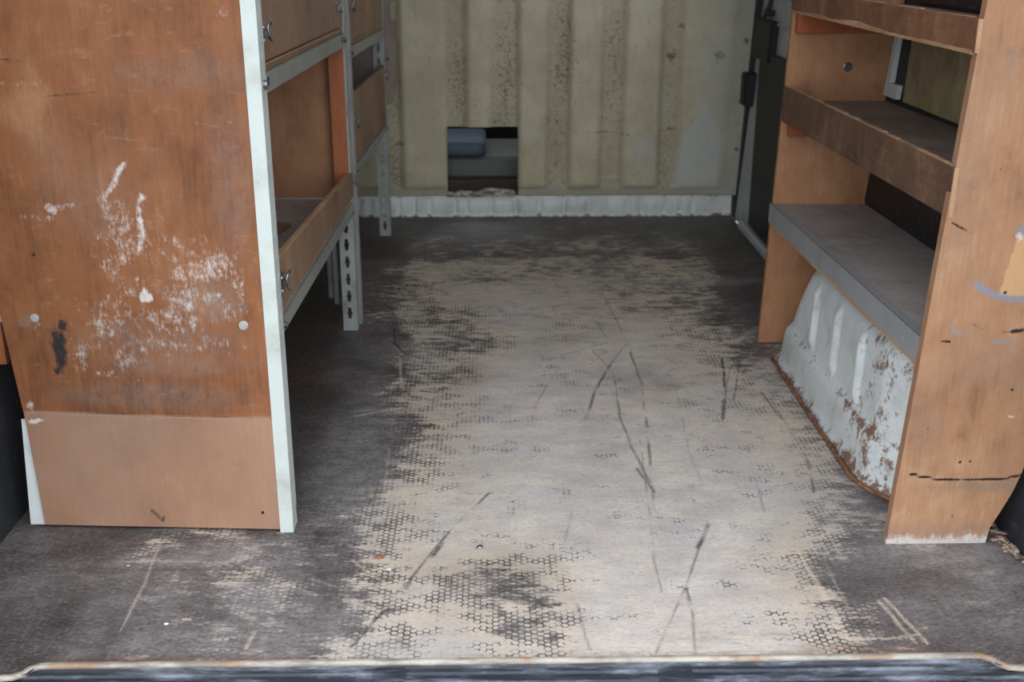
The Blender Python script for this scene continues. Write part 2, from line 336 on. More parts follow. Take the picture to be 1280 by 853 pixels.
LIGHT= [([(-0.238,2.689),(-0.216,2.474)],0.006,0.7),([(0.612,1.562),(0.631,1.446)],0.006,0.9),([(0.624,1.571),(0.649,1.445)],0.005,0.9),([(0.584,1.457),(0.646,1.47)],0.005,0.8),([(0.526,1.719),(0.529,1.579),(0.532,1.458)],0.007,0.7),([(0.56,1.691),(0.558,1.544)],0.004,0.4),([(-0.587,1.765),(-0.577,1.634),(-0.574,1.497)],0.004,0.7),([(-0.369,1.493),(-0.372,1.448)],0.006,0.7),([(-0.303,1.642),(-0.254,1.616)],0.004,0.5),([(-0.245,1.705),(-0.184,1.632),(-0.154,1.591)],0.005,0.6),([(-0.242,1.576),(-0.182,1.545)],0.005,0.5),([(-0.219,2.155),(-0.214,1.973)],0.004,0.4),([(-0.237,1.967),(-0.236,1.934)],0.006,0.7),([(-0.265,1.877),(-0.241,1.861)],0.006,0.6),([(0.482,2.638),(0.415,2.145)],0.003,0.2),([(0.578,1.704),(0.616,1.717)],0.004,0.5),([(-0.199,1.523),(-0.165,1.568)],0.005,0.5),([(-0.319,2.347),(-0.267,2.36)],0.006,0.5),([(-0.308,2.324),(-0.213,2.368)],0.01,0.5)]

shell('wall_left', M['black_liner'], (-0.93, -0.866, 1.15, 5.7, -0.10, 1.0))
shell('wall_left_upper', M['grey_body'], (-0.93, -0.866, 1.15, 5.7, 1.0, CEIL))  # unseen upper wall, pale paint added to bounce light to the back
bm = bmesh.new()                                               # right side leans outwards with height
lean = lambda z: 0.905 + 0.09 * z
hexa(bm, [(lean(-.1), 1.15, -.1), (1.15, 1.15, -.1), (1.15, 2.83, -.1), (lean(-.1), 2.83, -.1), (lean(CEIL), 1.15, CEIL), (1.15, 1.15, CEIL), (1.15, 2.83, CEIL), (lean(CEIL), 2.83, CEIL)])
link('wall_right', mesh_of(bm), M['black_liner'], None, kind='structure')
shell('wall_cab_right', M['grey_body'], (1.02, 1.07, 4.24, 5.7, -0.10, CEIL))
shell('wall_cab_front', M['black_plastic'], (-1.0, 1.05, 5.65, 5.7, -0.10, 1.25))

# ------------------------------------------------------------------ floor: worn anti-slip plywood
xs = np.arange(-0.866, 0.9061, 0.0032); ys = np.concatenate([np.arange(1.38, 2.9, 0.0032), np.arange(2.9, 4.262, 0.007)])
X, Y = np.meshgrid(xs, ys)
W = np.zeros_like(X); S = np.zeros_like(X) + 1e-6
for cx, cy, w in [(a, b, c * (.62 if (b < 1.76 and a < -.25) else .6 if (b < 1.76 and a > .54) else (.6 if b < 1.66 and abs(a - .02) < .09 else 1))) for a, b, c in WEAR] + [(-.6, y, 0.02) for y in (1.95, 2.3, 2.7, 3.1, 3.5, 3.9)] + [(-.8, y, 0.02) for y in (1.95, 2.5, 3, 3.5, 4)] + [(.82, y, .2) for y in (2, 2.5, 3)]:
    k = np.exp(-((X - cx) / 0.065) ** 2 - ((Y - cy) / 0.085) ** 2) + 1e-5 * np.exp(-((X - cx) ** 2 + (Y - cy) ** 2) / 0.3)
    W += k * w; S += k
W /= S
D = np.zeros_like(X); L = np.zeros_like(X); Rs = np.zeros_like(X); G = np.zeros_like(X)
for i, (p, w, s) in enumerate(DARK): stroke(D, X, Y, p, max(w * 0.58, .0024), min(1, s * 1.25), i, 1.0)
for i, (p, w, s) in enumerate(LIGHT): stroke(L, X, Y, p, max(w * 0.62, .0024), s, i + 40, 0.5)
for cx, cy, rx, ry, s in ((-.30, 1.79, .035, .03, .6), (.61, 2.99, .05, .06, .5), (.33, 2.55, .07, .09, .35), (.40, 2.5, .05, .06, .4), (.22, 2.82, .12, .05, .35), (-.08, 2.56, .12, .05, .25), (.0, 1.66, .1, .07, .2), (-.24, 1.98, .02, .04, .3), (-.22, 2.46, .03, .03, .6)):
    blob(D, X, Y, cx, cy, rx, ry, s, int(cx * 90 + 200))
for cx, cy, rx, ry, s in ((-.42, 2.93, .06, .05, .9), (-.47, 2.55, .1, .15, .5), (.42, 1.47, .2, .012, .5), (.53, 1.44, .1, .012, .8), (.91, 1.78, .03, .06, .9), (-.43, 1.82, .12, .03, .2), (.72, 2.0, .025, .09, .8), (.72, 2.3, .02, .2, .7), (.3, 1.425, .35, .008, .8), (-.45, 1.425, .2, .008, .6), (.55, 1.43, .1, .012, .8)):
    blob(Rs, X, Y, cx, cy, rx, ry, s, int(cx * 70 + 150))
for cx, cy, rx, ry, s in ((.55, 3.35, .28, .05, .6), (-.2, 2.72, .1, .1, .45), (.12, 2.78, .06, .06, .6), (.5, 2.45, .14, .12, .4), (.74, 1.7, .14, .05, .75), (.62, 1.95, .1, .2, .55), (.85, 1.62, .12, .1, .55), (-.62, 1.66, .1, .03, .5), (-.35, 1.5, .12, .08, .5), (-.12, 1.445, .12, .03, .7), (.68, 2.55, .06, .15, .55), (.15, 2.5, .06, .1, .35), (-.62, 1.56, .04, .12, .3), (.1, 2.95, .1, .05, .35), (-.29, 2.15, .07, .35, .5), (-.32, 1.9, .06, .1, .4), (.8, 1.5, .1, .06, .4), (-.75, 1.6, .1, .1, .25), (-.48, 1.72, .14, .05, .7), (-.39, 1.6, .07, .08, .65), (-.55, 1.6, .1, .1, .35), (-.45, 1.47, .12, .04, .5), (.75, 1.55, .12, .08, .35), (-.1, 1.44, .14, .022, .9), (.1, 1.437, .2, .012, .5)):
    blob(G, X, Y, cx, cy, rx, ry, s, int(cx * 50 + 120))
nx = len(xs); ny = len(ys)
Zf = (0.0015 * (fbm(X, Y, 3, 9, 3) - 0.5)) - 0.0015 * D
cutout = (Y < 1.413) & (X > -0.668) & (X < 0.729) | (Y < 1.387)
keep = ~(cutout[:-1, :-1] | cutout[1:, 1:])
ids = np.arange(nx * ny).reshape(ny, nx)
q = np.stack([ids[:-1, :-1], ids[:-1, 1:], ids[1:, 1:], ids[1:, :-1]], -1)[keep]
used = np.unique(q); remap = np.full(nx * ny, -1); remap[used] = np.arange(len(used))
V = np.stack([X, Y, Zf], -1).reshape(-1, 3)[used]; q = remap[q]
me = bpy.data.meshes.new('floor'); me.vertices.add(len(V)); me.vertices.foreach_set('co', V.ravel())
me.loops.add(q.size); me.loops.foreach_set('vertex_index', q.ravel()); me.polygons.add(len(q))
me.polygons.foreach_set('loop_start', np.arange(0, q.size, 4)); me.update(calc_edges=True)
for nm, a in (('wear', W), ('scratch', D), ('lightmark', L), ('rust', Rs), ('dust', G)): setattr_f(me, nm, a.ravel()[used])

N = Nodes('worn_antislip_floor')
pos = N.co(); q3 = N.sep(pos); cmb = N.new('ShaderNodeCombineXYZ'); N.put(cmb.inputs[0], q3[1]); N.put(cmb.inputs[1], q3[0]); swapped = cmb.outputs[0]
def hexline(pitch):
    s = (pitch, pitch * 1.7320508, 1.0); hs = (pitch / 2, pitch * 0.8660254, 0.5)
    p = N.vm('ADD', swapped, (10, 10, 0)).outputs[0]
    a = N.vm('SUBTRACT', N.vm('MODULO', p, s).outputs[0], hs).outputs[0]
    b = N.vm('SUBTRACT', N.vm('MODULO', N.vm('SUBTRACT', p, hs).outputs[0], s).outputs[0], hs).outputs[0]
    def ed(v):
        t = N.sep(N.vm('ABSOLUTE', v).outputs[0])
        return N.ma('MAXIMUM', t[0], N.ma('ADD', N.ma('MULTIPLY', t[0], 0.5), N.ma('MULTIPLY', t[1], 0.8660254)))
    return N.ma('DIVIDE', N.ma('MINIMUM', ed(a), ed(b)), pitch / 2)          # 1 on the borders of the cells
hx = hexline(0.0112)
n_big = N.noise(7, 6, 0.6); n_mid = N.noise(26, 7, 0.72, N.map((0.75, 1.3, 1))); n_st = N.noise(22, 6, 0.72, N.map((0.5, 5.0, 1)))
n_fine = N.noise(330, 4, 0.7); n_sp = N.noise(190, 3, 0.8); n_fl = N.noise(240, 5, 0.75, N.map((0.35, 1.3, 1)))
n_pat = N.noise(5.5, 5, 0.65, N.map((1, 1.6, 1), (7, 3, 0)))
wear = N.attr('wear')
hl = N.step(N.ma('ADD', hx, N.ma('MULTIPLY', N.ma('SUBTRACT', n_fl, 0.5), 0.5)), 0.68, 0.9)
hl = N.ma('MULTIPLY', hl, N.step(n_mid, 0.34, 0.60, 1.0, 0.1))
w = N.ma('ADD', wear, N.ma('MULTIPLY', N.ma('SUBTRACT', n_big, 0.5), 0.6))
w = N.ma('ADD', w, N.ma('MULTIPLY', N.ma('SUBTRACT', n_mid, 0.5), 0.85))
w = N.ma('ADD', w, N.ma('MULTIPLY', N.ma('SUBTRACT', n_st, 0.5), 0.75))
w = N.ma('SUBTRACT', w, N.ma('MULTIPLY', hl, N.step(n_pat, 0.38, 0.62, 0.12, 0.68)))
w = N.ma('ADD', w, N.ma('MULTIPLY', N.ma('SUBTRACT', n_fl, 0.5), 0.35))
worn = N.step(w, 0.30, 0.50)
dark = N.mix(N.step(n_mid, 0.35, 0.68), lin(80, 73, 71), lin(116, 107, 106))
dark = N.mix(N.step(n_st, 0.4, 0.7, 0, 0.4), dark, lin(128, 122, 122))
dark = N.mix(N.step(hx, 0.6, 0.95, 0, 0.3), dark, lin(44, 40, 40))
dark = N.mix(N.step(n_fl, 0.46, 0.34, 0, 0.5), dark, lin(48, 44, 44))
dark = N.mix(N.step(n_fl, 0.53, 0.68, 0, 0.55), dark, lin(156, 148, 144))
dark = N.mix(N.step(n_sp, 0.58, 0.70, 0, 0.7), dark, lin(170, 160, 152))      # grit
vein = N.noise(30, 6, 0.75, N.map((0.5, 4.0, 1), (2, 5, 0)))
pale = N.mix(N.step(n_big, 0.32, 0.66), lin(208, 196, 186), lin(226, 214, 202))
pale = N.mix(N.step(vein, 0.45, 0.68, 0, 0.55), pale, lin(188, 178, 172))
pale = N.mix(N.step(n_pat, 0.5, 0.66, 0, 0.5), pale, lin(206, 204, 206))
pale = N.mix(N.step(vein, 0.44, 0.30, 0, 0.45), pale, lin(204, 178, 150))
pale = N.mix(N.step(n_fl, 0.50, 0.34, 0, 0.55), pale, lin(150, 136, 126))
pale = N.mix(N.step(n_mid, 0.40, 0.27, 0, 0.6), pale, lin(134, 124, 120))
pale = N.mix(N.step(wear, 0.88, 0.55, 0, 0.55), pale, lin(206, 186, 160))
dark = N.mix(N.step(n_big, 0.58, 0.36, 0, 0.55), dark, lin(62, 57, 58))
dark = N.mix(N.step(wear, 0.13, 0.03, 0, 0.75), dark, lin(54, 46, 42))  # least worn floor darkened; paints in the shade under the left rack
c = N.mix(worn, dark, pale)
dustn = N.noise(11, 6, 0.65, N.map((1, 1.8, 1), (3, 1, 0)))
dd = N.ma('MULTIPLY', N.ma('MULTIPLY', N.step(wear, 0.05, 0.45), N.step(dustn, 0.32, 0.72)), 0.45)
c = N.mix(N.ma('MULTIPLY', dd, N.step(n_fl, 0.3, 0.6, 0.6, 1.1)), c, lin(158, 152, 152))
c = N.mix(N.ma('MULTIPLY', N.attr('dust'), N.step(n_mid, 0.25, 0.7, 0.25, 0.85)), c, lin(178, 174, 172))
c = N.mix(N.ma('MULTIPLY', N.attr('rust'), N.step(n_mid, 0.4, 0.6, 0.1, 0.7)), c, lin(124, 84, 58))
c = N.mix(N.ma('MULTIPLY', N.attr('lightmark'), N.step(n_fl, 0.3, 0.55, 0.4, 0.95)), c, lin(218, 200, 178))
c = N.mix(N.ma('MULTIPLY', N.attr('scratch'), N.step(n_fl, 0.3, 0.58, 0.3, 1.0)), c, lin(52, 42, 38))
grit = N.noise(130, 5, 0.8, N.map((0.8, 1.2, 1), (1, 9, 0)))
inv = N.ma('SUBTRACT', 1.0, N.ma('MULTIPLY', worn, 0.65))
c = N.mix(N.ma('MULTIPLY', N.step(grit, 0.50, 0.36), N.ma('MULTIPLY', inv, 0.6)), c, lin(46, 42, 42))
c = N.mix(N.ma('MULTIPLY', N.step(grit, 0.55, 0.68), N.ma('MULTIPLY', inv, 0.55)), c, lin(178, 168, 160))
h = N.ma('ADD', N.ma('MULTIPLY', hl, 0.5), N.ma('ADD', n_mid, N.ma('MULTIPLY', n_fine, 0.5)))
N.bump(N.ma('ADD', h, N.ma('MULTIPLY', n_fl, 0.8)), 0.35, 0.0018)
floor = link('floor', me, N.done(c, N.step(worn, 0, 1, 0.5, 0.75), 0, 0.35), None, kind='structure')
shell('floor_underside', M['black_plastic'], (-0.866, 0.905, 1.42, 5.65, -0.06, -0.012))

# edging strip that follows the cut of the floor, and the ridged plastic sill below it
path = [(-.866, 1.386), (-.715, 1.386), (-.695, 1.388), (-.682, 1.396), (-.676, 1.408), (-.664, 1.414), (-.64, 1.415), (.70, 1.417), (.718, 1.416), (.730, 1.409), (.737, 1.398), (.746, 1.389), (.765, 1.386), (.905, 1.386)]
def edging():
    prof = [(0.005, 0.0005), (0.003, 0.0014), (-0.002, 0.0016), (-0.0045, 0.0), (-0.005, -0.005), (-0.002, -0.007)]
    v = []; f = []
    for i, p in enumerate(path):
        a = Vector(path[max(i - 1, 0)]); b = Vector(path[min(i + 1, len(path) - 1)]); d = (b - a).normalized(); n = Vector((-d.y, d.x))
        for o, z in prof: v.append((p[0] + n.x * o, p[1] + n.y * o, z))
    k = len(prof)
    for i in range(len(path) - 1):
        for j in range(k - 1): f.append((i * k + j, (i + 1) * k + j, (i + 1) * k + j + 1, i * k + j + 1))
    return pydata(v, f)
N = Nodes('dusty_edging'); a = N.noise(40, 6, 0.7, N.map((0.3, 1, 1))); b = N.noise(9, 5, 0.6)
c = N.mix(N.step(a, 0.35, 0.65), lin(128, 118, 108), lin(186, 176, 162)); c = N.mix(N.step(b, 0.56, 0.66, 0, 0.7), c, lin(158, 120, 84)); c = N.mix(N.step(a, 0.62, 0.75, 0, 0.6), c, lin(90, 84, 82))
link('trim_1', edging(), N.done(c, 0.6), None, smooth=True, kind='structure')
N = Nodes('scuffed_sill_plastic'); a = N.noise(16, 7, 0.75, N.map((0.35, 1.6, 1))); b = N.noise(90, 5, 0.75, N.map((0.2, 1, 1)))
t = N.ma('ADD', N.ma('MULTIPLY', a, 0.7), N.ma('MULTIPLY', b, 0.35))
c = N.mix(N.step(t, 0.48, 0.70, 0, 0.75), lin(46, 50, 60), lin(150, 156, 168)); N.bump(b, 0.15, 0.001)
def sill():
    y = [1.412]; z = [-0.004]
    for k in range(11):
        yy = 1.404 - k * 0.022; y += [yy, yy - .002, yy - 0.010, yy - 0.012]; z += [-0.009, -0.005, -0.005, -0.009]
    y += [1.14, 1.13]; z += [-0.01, -0.09]
    x = np.linspace(-0.90, 0.92, 40); v = [(a, b, d) for b, d in zip(y, z) for a in x]; n = len(x)
    return pydata(v, [(i * n + j, i * n + j + 1, (i + 1) * n + j + 1, (i + 1) * n + j) for i in range(len(y) - 1) for j in range(n - 1)])
link('trim_2', sill(), N.done(c, 0.45), None, kind='structure')
bm = bmesh.new(); box(bm, -.176, -.132, 1.15, 1.405, -.007, -.0030, .001)
link('trim_6', mesh_of(bm), bpy.data.materials['scuffed_sill_plastic'], None, kind='structure')
bm = bmesh.new(); box(bm, .236, .285, 1.15, 1.4055, -.007, -.0036, .001)
link('trim_7', mesh_of(bm), bpy.data.materials['scuffed_sill_plastic'], None, kind='structure')

# ------------------------------------------------------------------ bulkhead: pressed cream sheet with a cut-out
br = [-.862, -.74, -.62, -.545, -.43, -.345, -.30, -.19, -.175, -.173, -.098, -.085, -.010, .000, .085, .0945, .0955, .110, .192, .203, .276, .290, .390, .402, .472, .492, .608, .622, .676, .700, .862, .885, .93]
xs = set(np.round(br, 4))
for a, b in zip(br[:-1], br[1:]):
    for t in np.linspace(a, b, max(2, int(round((b - a) / 0.009)) + 1)): xs.add(round(float(t), 4))
xs = np.array(sorted(xs))
kx = [-.862, -.43, -.40, -.345, -.33, -.18, -.165, -.103, -.088, -.014, .002, .086, .104, .190, .204, .275, .291, .389, .403, .470, .494, .607, .623, .674, .702, .845, .868, .93]
kd = [0, 0, -1, -1, 0, 0, -1, -1, 0, 0, -1, -1, 0, 0, -1, -1, 0, 0, -1, -1, 0, 0, -1, -1, 0, 0, -.6, -.6]      # -1: groove pressed away from the load space
zs = np.unique(np.round(np.concatenate([[.079, .083, .1, .104, .112, .12, .339, .3395], np.arange(.13, .339, .009), np.arange(.348, .9, .009), np.arange(.95, CEIL, .1), [CEIL]]), 4))
X, Z = np.meshgrid(xs, zs)
prof = np.interp(X, kx, kd)
fade = np.clip((Z - 0.104) / 0.016, 0, 1)
Yb = 4.226 - 0.018 * (prof * fade) + 0.010 * (1 - fade) + 0.0015 * (fbm(X, Z, 5, 4, 2) - .5)
Xb = X + (X > 0.70) * 0.037 * Z * np.clip((X - 0.70) / 0.2, 0, 1)        # right border leans outwards
wht = np.zeros_like(X); rst = np.zeros_like(X); grv = np.clip(-prof, 0, 1) * fade
wht[inpoly(X, Z, [(.674, .109), (.69, .2), (.70, .27), (.712, .315), (.732, .35), (.755, .375), (.764, .41), (.773, .425), (.787, .42), (.795, .39), (.812, .37), (.828, .335), (.838, .28), (.841, .215), (.835, .109)])] = 0.85
blob(wht, X, Z, .552, .268, .03, .035, .8, 3, .5); stroke(wht, X, Z, [(.552, .25), (.546, .19)], .007, .6); blob(wht, X, Z, .44, .148, .03, .008, .7, 5, .5)
blob(wht, X, Z, .63, .42, .03, .05, .35, 8); blob(wht, X, Z, .11, .33, .03, .03, .4, 9); blob(wht, X, Z, .60, .22, .02, .05, .35, 10); blob(wht, X, Z, .80, .55, .05, .12, .35, 12)
for cx, cz, rx, rz, s in ((.397, .32, .06, .006, .8), (.516, .314, .10, .005, .7), (.65, .33, .07, .006, .7), (.45, .36, .08, .004, .5), (.65, .59, .02, .015, .9), (.69, .70, .012, .012, .9), (.812, .594, .02, .025, .7), (-.346, .278, .03, .008, .9), (.303, .573, .015, .008, .8), (.018, .624, .012, .01, .8), (.203, .365, .012, .01, .7), (-.02, .36, .10, .012, .35), (.64, .2, .03, .1, .3), (.45, .55, .04, .2, .3), (.26, .6, .04, .2, .45), (.24, .25, .03, .15, .25), (.05, .5, .04, .25, .35), (-.12, .45, .03, .2, .35), (.0, .42, .1, .03, .25), (-.36, .5, .03, .25, .35), (-.37, .2, .05, .1, .4)):
    blob(rst, X, Z, cx, cz, rx, rz, s, int(abs(cx * 90 + cz * 50)))
nx = len(xs); V = np.stack([Xb, Yb, Z], -1).reshape(-1, 3); F = []
for i in range(len(zs) - 1):
    for j in range(nx - 1):
        cxm = (xs[j] + xs[j + 1]) / 2; czm = (zs[i] + zs[i + 1]) / 2
        if -.174 < cxm < .095 and czm < .3392: continue
        F.append((i * nx + j, i * nx + j + 1, (i + 1) * nx + j + 1, (i + 1) * nx + j))
me = pydata(V, F)
for nm, a in (('white', wht), ('rust', rst), ('groove', grv)): setattr_f(me, nm, a)
N = Nodes('cream_bulkhead_paint')
a = N.noise(6, 5, 0.6); b = N.noise(75, 5, 0.75, N.map((1, 1, 0.7))); d = N.noise(28, 6, 0.7, N.map((1.5, 1, 0.6))); z = N.sep(N.co())[2]; x = N.sep(N.co())[0]
c = N.mix(N.step(a, 0.35, 0.68), lin(184, 174, 146), lin(204, 194, 166))
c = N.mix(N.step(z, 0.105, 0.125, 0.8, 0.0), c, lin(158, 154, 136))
c = N.mix(N.step(x, 0.70, 0.90, 0, 0.65), c, lin(176, 178, 168))
c = N.mix(N.ma('MULTIPLY', N.attr('groove'), 0.30), c, lin(140, 132, 108))
c = N.mix(N.step(d, 0.52, 0.72, 0, 0.4), c, lin(150, 138, 104))
c = N.mix(N.ma('MULTIPLY', N.attr('white'), N.step(b, 0.2, 0.5, 0.6, 1)), c, lin(190, 192, 184))
b2 = N.noise(190, 4, 0.75, N.map((0.45, 1, 1)))
r = N.ma('ADD', N.ma('ADD', N.ma('MULTIPLY', b, 0.45), N.ma('MULTIPLY', b2, 0.65)), N.ma('ADD', N.ma('MULTIPLY', N.attr('rust'), 0.17), N.ma('MULTIPLY', N.attr('groove'), 0.035)))
c = N.mix(N.step(r, 0.63, 0.73, 0, 0.8), c, lin(92, 62, 42))
N.bump(b, 0.08, 0.001)
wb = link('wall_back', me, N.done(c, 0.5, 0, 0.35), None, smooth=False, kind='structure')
for p in me.polygons: p.use_smooth = True
sm = wb.modifiers.new('sheet', 'SOLIDIFY'); sm.thickness = 0.003; sm.offset = 1
for x, zz in ((.919, .648), (.913, .43), (.911, .253)):
    bm = bmesh.new(); y = 4.226 + 0.0075
    cyl(bm, (x, y, zz), (0, -1, 0), .009, .003, 14); cyl(bm, (x, y - .003, zz), (0, -1, 0), .006, .006, 6)
    link('bolt', mesh_of(bm), M['zinc'], wb)
link('bolt_hole', BM(cyl, (.77, 4.2265, .142), (0, -1, 0), .006, .0012, 12), M['black_plastic'], wb)
# torn paint and metal along the lower edge of the cut-out
bm = bmesh.new(); rng = random.Random(4)
xx = -.176; pts = []
while xx < .094:
    pts.append((xx, .086 + rng.uniform(-.003, .005) + .012 * math.exp(-((xx - .0) / .05) ** 2))); xx += rng.uniform(.012, .03)
for (xa, za), (xb, zb) in zip(pts[:-1], pts[1:]):
    hexa(bm, [(xa, 4.222, .077), (xb, 4.222, .077), (xb, 4.262, .082), (xa, 4.262, .082), (xa, 4.226, za), (xb, 4.226, zb), (xb, 4.262, zb + .004), (xa, 4.262, za + .004)])
N = Nodes('flaking_rusty_paint'); a = N.noise(60, 7, 0.75, N.map((1, 1, 2)))
c = N.mix(N.step(a, 0.42, 0.58), lin(96, 70, 52), lin(190, 184, 168)); N.bump(a, 0.5, 0.004)
link('torn_edge', mesh_of(bm), N.done(c, 0.7), wb)

# white ribbed cross-member under the bulkhead
rng = random.Random(8); kx = [-.866]; kd = [0]
x = -.85
while x < .80:
    wd = rng.choice((.034, .048, .062, .080)); g = .012
    kx += [x, x + .005, x + wd - .005, x + wd]; kd += [0, 1, 1, 0]; x += wd + g
kx += [.905]; kd += [0]
xs = np.unique(np.round(np.concatenate([kx, np.arange(-.866, .905, .02), [.905]]), 4)); zs = np.array([0, .003, .008, .016, .024, .04, .055, .062, .068, .074, .080])
X, Z = np.meshgrid(xs, zs); env = np.interp(Z, [0, .006, .018, .058, .07, .08], [0, 0, 1, 1, 0, 0])
Yk = 4.237 - 0.011 * np.interp(X, kx, kd) * env + np.interp(Z, [0, .006, .016], [-.012, -.008, 0]); nx = len(xs)
me = pydata(np.stack([X, Yk, Z], -1).reshape(-1, 3), [(i * nx + j, i * nx + j + 1, (i + 1) * nx + j + 1, (i + 1) * nx + j) for i in range(len(zs) - 1) for j in range(nx - 1)])
rib = np.interp(X, kx, kd); setattr_f(me, 'low', np.clip(1 - Z / .016, 0, 1) + .55 * np.clip((Z - .066) / .012, 0, 1) + .35 * (1 - rib))  # rust at foot and top; gaps between ribs darkened to imitate shading
N = Nodes('white_rusting_member'); a = N.noise(40, 6, 0.75); b = N.noise(12, 5, 0.65)
c = N.mix(N.step(b, 0.4, 0.7, 0, 0.5), lin(222, 226, 222), lin(176, 172, 158))
c = N.mix(N.step(N.ma('ADD', N.ma('MULTIPLY', a, 0.9), N.ma('MULTIPLY', N.attr('low'), 0.22)), 0.60, 0.74, 0, 0.9), c, lin(104, 70, 44))
link('baseboard_back', me, N.done(c, 0.45), None, smooth=True, kind='structure')
shell('trim_3', M['black_plastic'], (-0.866, 0.905, 4.264, 4.30, -0.01, 0.078))

# ------------------------------------------------------------------ cab seen through the cut-out
shell('floor_cab', M['black_plastic'], (-1.0, 1.05, 4.27, 5.65, -0.03, 0.0))
N = Nodes('brown_dirt'); a = N.noise(30, 6, 0.7); M['dirt'] = N.done(N.mix(a, lin(58, 48, 42), lin(104, 88, 78)), 0.8)
M['cab_grey'] = metal_paint('grey_seat_base_paint', lin(104, 106, 104), 0.1, 0.6)
M['blue_vinyl'] = metal_paint('blue_grey_vinyl', lin(80, 94, 110), 0.0, 0.6, 0, lin(64, 75, 88))
t = thing('seat_base', 'grey metal seat box behind the square cut-out in the cream bulkhead', 'seat base', (0, 4.62, 0))
link('riser', BM(box, -.55, .45, 4.50, 4.95, .092, .178, .012), M['cab_grey'], t)
link('plinth', BM(box, -.55, .45, 4.47, 4.95, .0, .092, .006), M['dirt'], t, label='brown dirty lower plinth')
bm = bmesh.new(); cr = .045; pts = []
for cx, cy, a0 in ((-.03 - cr, 4.44 + cr, -90), (-.03 - cr, 4.80 - cr, 0), (-.50, 4.80 - cr, 90), (-.50, 4.44 + cr, 180)):
    for k in range(7): a = R(a0 + k * 15); pts.append((cx + cr * math.cos(a), cy + cr * math.sin(a)))
rings = []
for z, s in ((.192, .96), (.198, 1), (.226, 1), (.238, .98), (.246, .93)):
    rings.append([bm.verts.new((-.27 + (x + .27) * (1 - (1 - s) * .3), 4.62 + (y - 4.62) * s, z)) for x, y in pts])
for A, B in zip(rings[:-1], rings[1:]):
    for k in range(len(A)): bm.faces.new((A[k], A[(k + 1) % len(A)], B[(k + 1) % len(A)], B[k]))
bm.faces.new(rings[-1]); bm.faces.new(rings[0][::-1])
link('cushion', mesh_of(bm), M['blue_vinyl'], t, smooth=True, label='blue-grey vinyl cushion with a rounded end')
link('support', BM(box, -.50, -.10, 4.52, 4.78, .178, .193), M['black_plastic'], t)

# ------------------------------------------------------------------ side sliding door, pillar seal
dr = struct('door_1', (0.93, 3.5, 0))
dl = lambda z: 0.905 + 0.0635 * z
def door_slab(bm, y0, y1, z0, z1, off, t, ytop=None, bev=0.0):
    ya, yb = (y0, y1) if ytop is None else ytop
    hexa(bm, [(dl(z0) - off, y0, z0), (dl(z0) - off + t, y0, z0), (dl(z0) - off + t, y1, z0), (dl(z0) - off, y1, z0),
              (dl(z1) - off, ya, z1), (dl(z1) - off + t, ya, z1), (dl(z1) - off + t, yb, z1), (dl(z1) - off, yb, z1)], bev)
bm = bmesh.new()
for a in ((2.86, 4.18, 0, .93), (2.86, 4.18, 1.50, CEIL), (2.86, 2.96, .93, 1.50), (4.06, 4.18, .93, 1.50)): door_slab(bm, *a, -.006, .05)
link('door_skin', mesh_of(bm), M['grey_body'], dr)
N = Nodes('door_glass'); N.b.inputs['Transmission Weight'].default_value = 1.0; N.b.inputs['IOR'].default_value = 1.45  # window added in the unseen upper door to light the back
link('pane', BM(door_slab, 2.96, 4.06, .93, 1.50, -.020, .005), N.done((.95, .97, .97, 1), 0.0), dr)
link('lower_panel', BM(door_slab, 2.87, 3.90, 0.045, .632, .012, .016, (2.87, 4.06), .004), M['black_plastic'], dr, label='black lower door panel')
link('door_step', BM(door_slab, 2.86, 4.02, 0.0, .034, .02, .03, None, .008), M['grey_body'], dr)
link('swage', BM(door_slab, 2.87, 4.10, .722, .732, .004, .012, None, .003), M['grey_body'], dr)
def guide(bm):
    door_slab(bm, 3.90, 4.13, .60, .735, .022, .03, None, .006)
link('hinge_cover', BM(guide), M['black_plastic'], dr, label='black plastic hinge cover')
bm = bmesh.new(); x = dl(.77) - .004
box(bm, x - .02, x + .006, 3.975, 4.035, .748, .768, .004); cyl(bm, (x - .012, 4.0, .765), (0.2, -.1, 1), .008, .05, 10); cyl(bm, (x - .012, 4.03, .752), (0, 1, -.4), .007, .03, 10)
link('latch', mesh_of(bm), M['black_plastic'], dr, label='small black latch lever')
bm = bmesh.new(); bmesh.ops.create_uvsphere(bm, u_segments=14, v_segments=8, radius=.05, matrix=Matrix.Translation((dl(.82), 3.72, .835)) @ Matrix.Diagonal((.4, 1.4, .6, 1)))
link('door_handle', mesh_of(bm), M['black_plastic'], dr, smooth=True)
bm = bmesh.new()                                             # rubber seal up the pillar
for za, zb in ((0, .4), (.4, .9), (.9, CEIL)):
    hexa(bm, [(.914 + .036 * za, 4.185, za), (.955 + .036 * za, 4.185, za), (.955 + .036 * za, 4.225, za), (.914 + .036 * za, 4.225, za),
              (.914 + .036 * zb, 4.185, zb), (.955 + .036 * zb, 4.185, zb), (.955 + .036 * zb, 4.225, zb), (.914 + .036 * zb, 4.225, zb)])
sl = link('trim_4', mesh_of(bm), M['black_plastic'], None, kind='structure')
link('striker_block', BM(box, .903, .958, 4.13, 4.20, .425, .542, .006), M['black_plastic'], sl)

